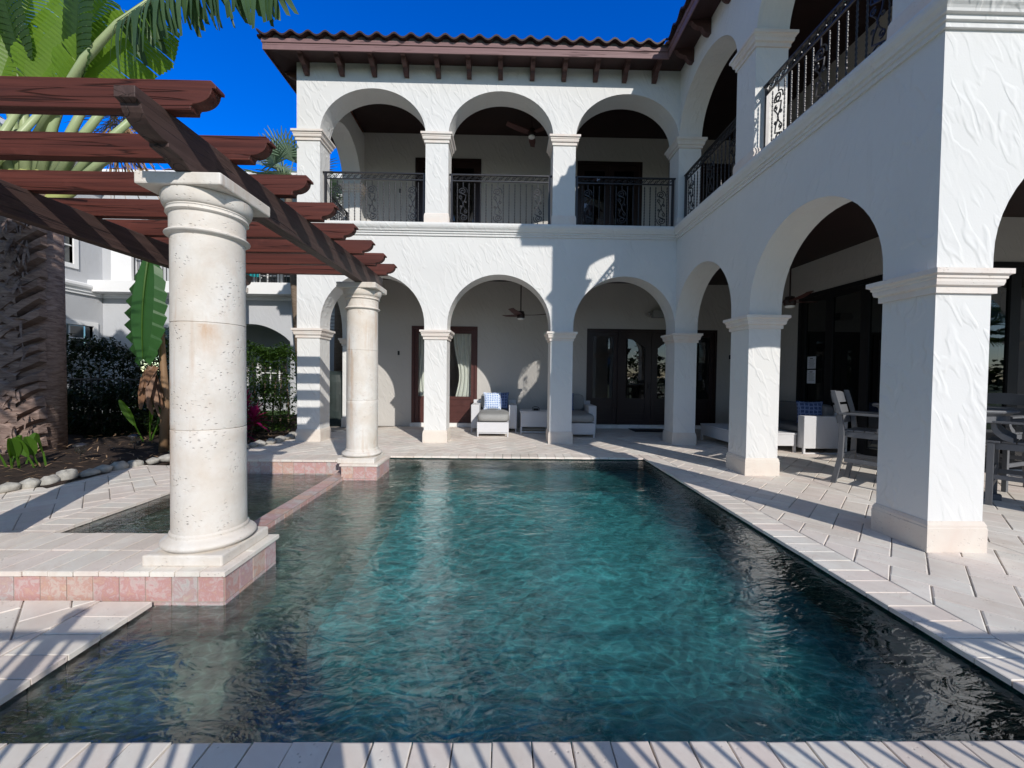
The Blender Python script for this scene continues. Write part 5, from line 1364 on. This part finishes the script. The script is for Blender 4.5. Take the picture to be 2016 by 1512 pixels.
# long drooping torn leaf arching over the pergola to the right
bl_ = MB(); q = [Vector((.15, -.10, 4.9)), Vector((1.18, -.3, 6.1)), Vector((1.69, -.3, 6.66)), Vector((2.33, -.3, 7.12)), Vector((2.89, -.3, 7.26)), Vector((3.45, -.3, 7.32)), Vector((4.15, -.3, 7.32))]
st_ = MB(); st_.tube(q[:3]+[q[3]], [.075, .06, .045, .035], 8, r=.5); st_.build('stalks', 'petiole', tr, smooth=True)
st_ = MB(); st_.tube(q[2:], [.045, .035, .03, .02, .008], 6, r=.2)
for i in range(2, 6):
    for k in range(9):
        f = k/9; c = q[i]*(1-f)+q[i+1]*f; g_ = (i-2+f)/4
        for sg in (-1, 1):
            if rnd.random() < .06: continue
            Ls = (1.0-.15*g_)*rnd.uniform(.7, 1.1)*(.55 if sg > 0 else 1.); w0 = .095*rnd.uniform(.4, 1.5); prev = None; rr2 = rnd.random(); sway = rnd.uniform(-.1, .12)
            for j in range(6):
                h = j/5; out_ = Vector((.10*h, sg*.30*math.sin(h*1.4), 0)); pz = c+out_*Ls+Vector((sway*h*h+.10*h, 0, -Ls*(h**1.4))); ww = w0*(1-.55*h*h)
                e1, e2 = pz-Vector((ww/2, 0, 0)), pz+Vector((ww/2, .02*sg, 0))
                if prev: bl_.face([prev[0], prev[1], e2, e1], rr2)
                prev = (e1, e2)
st_.build('midrib', 'ravenala_dk', tr, smooth=True); bl_.build('blade', 'strip', tr)
# ragged dry fronds behind the stalks
bl_ = MB()
for k in range(150):
    a = rnd.uniform(-.2, PI+.2); c = Vector((1.05+rnd.uniform(-.15, .15), .35, 5.45+rnd.uniform(-.3, .3)))
    leaf_card(bl_, c, (math.cos(a)*.8, rnd.uniform(-.3, .3), -abs(math.sin(a))*1.0+.2), (0, -1, .2), rnd.uniform(.4, .9), .022, rnd.random(), .1, .3, 3)
for k in range(120):
    c = Vector((-.75+rnd.uniform(-.25, .15), -.1, 4.75+rnd.uniform(-.3, .3))); leaf_card(bl_, c, (rnd.uniform(-1, .3), rnd.uniform(-.4, .2), rnd.uniform(-.6, .8)), (0, -1, .2), rnd.uniform(.25, .6), .03, rnd.random(), .1, .3, 3)
bl_.build('dry_fronds', 'dry', tr)
# hanging banana leaf beside the round column
bn = empty('banana_plant', 'young banana plant with one large hanging green leaf beside the round column', 'plant', (-5.95, 6.9, 0))
b = MB(); b.tube([(.05, .1, -.05), (.08, .12, .9), (.02, .12, 1.9), (.0, .06, 2.9), (-.02, -.02, 3.30)], [.07, .06, .045, .03, .02], 8, r=.3); b.build('stem', 'dry', bn, smooth=True)
b = MB(); n = 34; prev = {}
for k in range(n+1):
    f = k/n; c = Vector((.0-.10*f, -.08-.06*math.sin(f*3), 3.28-1.70*f))
    w_ = .36*math.sin(PI*min(1, (f*.9+.07)))**.55
    for sg in (-1, 1):
        notch = 1-(.42 if sg < 0 else .14)*((k+(0 if sg < 0 else 2)) % 4)/3.0
        e_ = c+Vector((sg*w_*notch, .10*abs(w_), -.13 if sg < 0 else -.10)); mid_ = c+Vector((sg*w_*.5, -.03, -.03))
        if sg in prev:
            pc, pm, pe = prev[sg]
            b.face([pc, pm, mid_, c], .3+.3*rnd.random()); b.face([pm, pe, e_, mid_], .2+.3*rnd.random())
        prev[sg] = (c, mid_, e_)
b.build('leaf', 'banana', bn, smooth=True)
b = MB(); b.tube([(0-.10*f, -.09-.06*math.sin(f*3)-.012, 3.3-1.72*f) for f in [k/12 for k in range(13)]], [.018-.001*k for k in range(13)], 6); b.build('midrib', 'sprout', bn)
b = MB()
for k in range(16):
    leaf_card(b, (-.02+rnd.uniform(-.08, .12), -.02, 1.55-rnd.uniform(0, .4)), (rnd.uniform(-.5, .5), rnd.uniform(-.5, .1), -1), (0, -1, 0), rnd.uniform(.25, .6), rnd.uniform(.05, .15), rnd.random(), .5, .25, 6)
b.build('dry_leaf', 'dry_dk', bn)
# small green sprouts in the bed
for (x, y, n, h, lab) in ((-6.55, 5.55, 9, .55, 'clump of upright green shoots at the left edge of the bed'), (-6.55, 7.6, 5, .95, 'pair of tall pale green shoots between the path lights and the trunk'), (-5.95, 7.4, 4, .55, 'broad leaved green seedling below the banana leaf')):
    sp_ = empty('seedling', lab, 'plant', (x, y, -.03)); b = MB()
    for k in range(n):
        a = rnd.uniform(0, 2*PI); d = Vector((math.cos(a)*.35, math.sin(a)*.35, 1)); p = (rnd.uniform(-.2, .2), rnd.uniform(-.15, .15), 0)
        b.tube([p, tuple(Vector(p)+d*h*.5)], [.014, .01], 5, r=.5)
        leaf_card(b, Vector(p)+d*h*.45, d, (math.cos(a+1), math.sin(a+1), .3), h*.62, .13, rnd.random(), .2, .15, 6)
    b.build('foliage', 'sprout', sp_)
# litter on the soil
b = MB()
for k in range(900):
    y = rnd.uniform(2, 9.3); x = bordx(y)-rnd.uniform(.1, 2.8)
    leaf_card(b, (x, y, .0+max(0, (-5.6-x)*.10)+.03), (rnd.uniform(-1, 1), rnd.uniform(-1, 1), rnd.uniform(-.1, .3)), (0, 0, 1), rnd.uniform(.05, .14), rnd.uniform(.012, .03), rnd.random(), .1, .1, 2)
tag(b.build('leaf_litter', 'dry', None), kind='stuff')
# fan palms rising behind the villa's left end
def fan_palm(label, x, y, h, n=22, seed=3, lean=0, R0=1.0):
    rg = random.Random(seed); r_ = empty('fan_palm', label, 'palm', (x, y, 0))
    b_ = MB(); b_.tube([(0, 0, -.1), (lean*.5, 0, h*.5), (lean, 0, h)], [.16, .13, .11], 10); b_.build('trunk', 'bark2', r_, smooth=True)
    c_ = MB(); s2_ = MB()
    for k in range(n):
        a = 2*PI*k/n*1.62; el = rg.uniform(-.5, 1.25); d = Vector((math.cos(a)*math.cos(el), math.sin(a)*math.cos(el), math.sin(el))); o_ = Vector((lean, 0, h)); L = R0*rg.uniform(.55, .8)
        e1 = o_+d*L; s2_.tube([o_, o_+d*L*.6+Vector((0, 0, .04)), e1], .014, 4)
        sd_ = d.cross(Vector((0, 0, 1))); sd_ = sd_.normalized() if sd_.length > .05 else Vector((1, 0, 0)); up_ = sd_.cross(d)
        for j in range(22):
            t_ = -1.45+2.9*j/21; dd = d*math.cos(t_)+sd_*math.sin(t_); dd += up_*.12
            leaf_card(c_, e1, dd, up_, R0*rg.uniform(.75, .95)*(1-.2*abs(t_)/1.5), .045*R0, rg.random(), .35, .22, 4)
    c_.build('crown', 'frond', r_); s2_.build('stalks', 'petiole', r_); return r_
fan_palm('grey green fan palm rising behind the left end of the villa', -6.45, 13.0, 7.2, 20, 5, -.55, 1.25)
fan_palm('distant fan palm showing between the pergola rafters', -8.6, 13.2, 6.3, 16, 8, 0, 1.0)
fan_palm('dark fan palm beside the villa seen through the upper left arch', -4.95, 12.0, 4.9, 14, 9, 0, .6)
fan_palm('fan palm on the lawn behind the camera that shades the neighbour wall', -2.4, -6.5, 5.2, 24, 12, 0, 1.6)
fan_palm('tall fan palm on the lawn behind the camera, mirrored in the glass', 23.5, -8.0, 5.2, 24, 15, .3, 1.7)
fan_palm('short fan palm on the lawn behind the camera near the right fence', 27.5, -11.5, 4.0, 24, 18, 0, 1.7)

sp2 = fan_palm('dense fan palm just outside the left edge that shades the garden bed', -6.3, .9, 4.3, 34, 23, 0, 2.2)
# ================================================================ BEHIND THE CAMERA (casts the bar shadows, shows in the glass)
FPL = ('first', 'second', 'third', 'fourth', 'fifth', 'last')
for k, x in enumerate((-6.02, -3.59, -1.16, 1.27, 3.70, 6.13)):
    fp = empty('fence_panel', FPL[k]+' black metal pool fence panel from the left behind the camera', 'fence', (x, -.22, 0), group='pool fence panels behind the camera')
    b = MB(); b.box(-.032, .032, -.032, .032, 0, 1.60); b.box(-.04, .04, -.04, .04, 1.60, 1.63); b.build('post', 'iron', fp)
    b = MB(); b.box(.034, 2.396, -.018, .018, 1.475, 1.51); b.build('rail', 'iron', fp)
    b = MB(); b.box(.034, 2.396, -.018, .018, .12, .155); b.build('rail', 'iron', fp)
    b = MB()
    for j in range(1, 24): b.box(.1013*j-.0085, .1013*j+.0085, -.0085, .0085, .02, 1.475)
    b.build('bars', 'iron', fp)
# the photographer, one skinned body
def skin_body(name, pts_, edges, radii, mat, parent=None, root=0):
    me = bpy.data.meshes.new(name); me.from_pydata(pts_, edges, []); o = bpy.data.objects.new(name, me); COL.objects.link(o)
    me.materials.append(M[mat]); 
    o.modifiers.new('skin', 'SKIN'); 
    if not me.skin_vertices: me.attributes
    for v, r1 in zip(me.skin_vertices[0].data, radii): v.radius = (r1[0], r1[1]) if isinstance(r1, tuple) else (r1, r1)
    me.skin_vertices[0].data[root].use_root = True
    sb = o.modifiers.new('sub', 'SUBSURF'); sb.levels = 2; sb.render_levels = 2
    if parent: o.parent = parent
    return o
try:
    ps = bpy.data.objects.new('person', None)
    V = [(0, 0, .96), (0, 0, 1.14), (0, .01, 1.32), (0, .01, 1.42), (0, .01, 1.50), (0, .01, 1.56), (0, .0, 1.64), (0, 0, 1.70),
         (-.09, 0, .88), (-.09, .01, .48), (-.09, 0, .08), (-.10, .14, .04), (.09, 0, .88), (.09, .01, .48), (.09, 0, .08), (.10, .14, .04),
         (-.18, .0, 1.38), (-.24, .02, 1.12), (-.13, .24, 1.24), (-.07, .30, 1.30), (.18, .0, 1.38), (.24, .02, 1.12), (.13, .24, 1.24), (.07, .30, 1.30)]
    E_ = [(0, 1), (1, 2), (2, 3), (3, 4), (4, 5), (5, 6), (6, 7), (0, 8), (8, 9), (9, 10), (10, 11), (0, 12), (12, 13), (13, 14), (14, 15), (3, 16), (16, 17), (17, 18), (18, 19), (3, 20), (20, 21), (21, 22), (22, 23)]
    Rr = [(.20, .12), (.19, .12), (.20, .12), (.15, .09), .055, .07, .085, .05, .095, .06, .042, .035, .095, .06, .042, .035, .065, .045, .034, .032, .065, .045, .034, .032]
    me = bpy.data.meshes.new('person'); me.from_pydata(V, E_, []); po = bpy.data.objects.new('person', me); COL.objects.link(po); me.materials.append(M['cloth'])
    sm_ = po.modifiers.new('skin', 'SKIN')
    bpy.context.view_layer.objects.active = po
    if len(me.skin_vertices) == 0:
        me.attributes.new('skin_dummy', 'FLOAT', 'POINT')
    if len(me.skin_vertices):
        for v, r1 in zip(me.skin_vertices[0].data, Rr): v.radius = r1 if isinstance(r1, tuple) else (r1, r1)
        me.skin_vertices[0].data[0].use_root = True
    sb = po.modifiers.new('sub', 'SUBSURF'); sb.levels = 2; sb.render_levels = 2
    po.location = (.10, -.46, 0); tag(po, 'person in dark clothes standing at the fence holding up a phone', 'person')
    print('SKIN layers', len(me.skin_vertices))
except Exception as ex: print('person failed', ex)
ph = empty('phone', 'black phone held up in both hands above the fence', 'phone', (.10, -.145, 1.345)); b = MB(); b.box(-.075, .075, -.004, .004, -.036, .036); b.build('body', 'black', ph, .003)
# far bank: tree line and two low houses
tl_ = MB()
for k in range(4200):
    x = rnd.uniform(-70, 110); z = rnd.uniform(0, 1)*(4.2+1.5*math.sin(x*.31)+1.1*math.sin(x*.83)); y = -52+rnd.uniform(-3, 3)
    leaf_card(tl_, (x, y, z), (rnd.uniform(-1, 1), rnd.uniform(-1, 1), rnd.uniform(-.3, 1)), (0, 0, 1), 1.3, .9, rnd.random(), .2, .2, 2)
tag(tl_.build('far_trees', 'leaf_dk', None), kind='stuff')
for (x, w_, lab) in ((-14, 16, 'low white house across the lawn behind the camera, left one'), (12, 20, 'low white house across the lawn behind the camera, right one')):
    fh = empty('distant_house', lab, 'house', (x, -62, 0)); box('wall', 'n_wall', fh, -w_/2, w_/2, -5, 5, -.2, 5.2)
    b = MB(); b.v = [(-w_/2-1, 6, 5.2), (w_/2+1, 6, 5.2), (w_/2+1, -6, 5.2), (-w_/2-1, -6, 5.2), (-w_/2+4, 0, 8.0), (w_/2-4, 0, 8.0)]; b.f = [(0, 1, 5, 4), (1, 2, 5), (2, 3, 4, 5), (3, 0, 4), (3, 2, 1, 0)]; b.r = [0]*5; b.mi = [0]*5; b.build('roof', 'tile_dark', fh)
    for k in range(4): u = -w_/2+w_*(k+.5)/4; box('window', 'glass_dk', fh, u-.8, u+.8, 5.003, 5.06, 1.2, 3.2)
# sky pale haze not needed: clear day
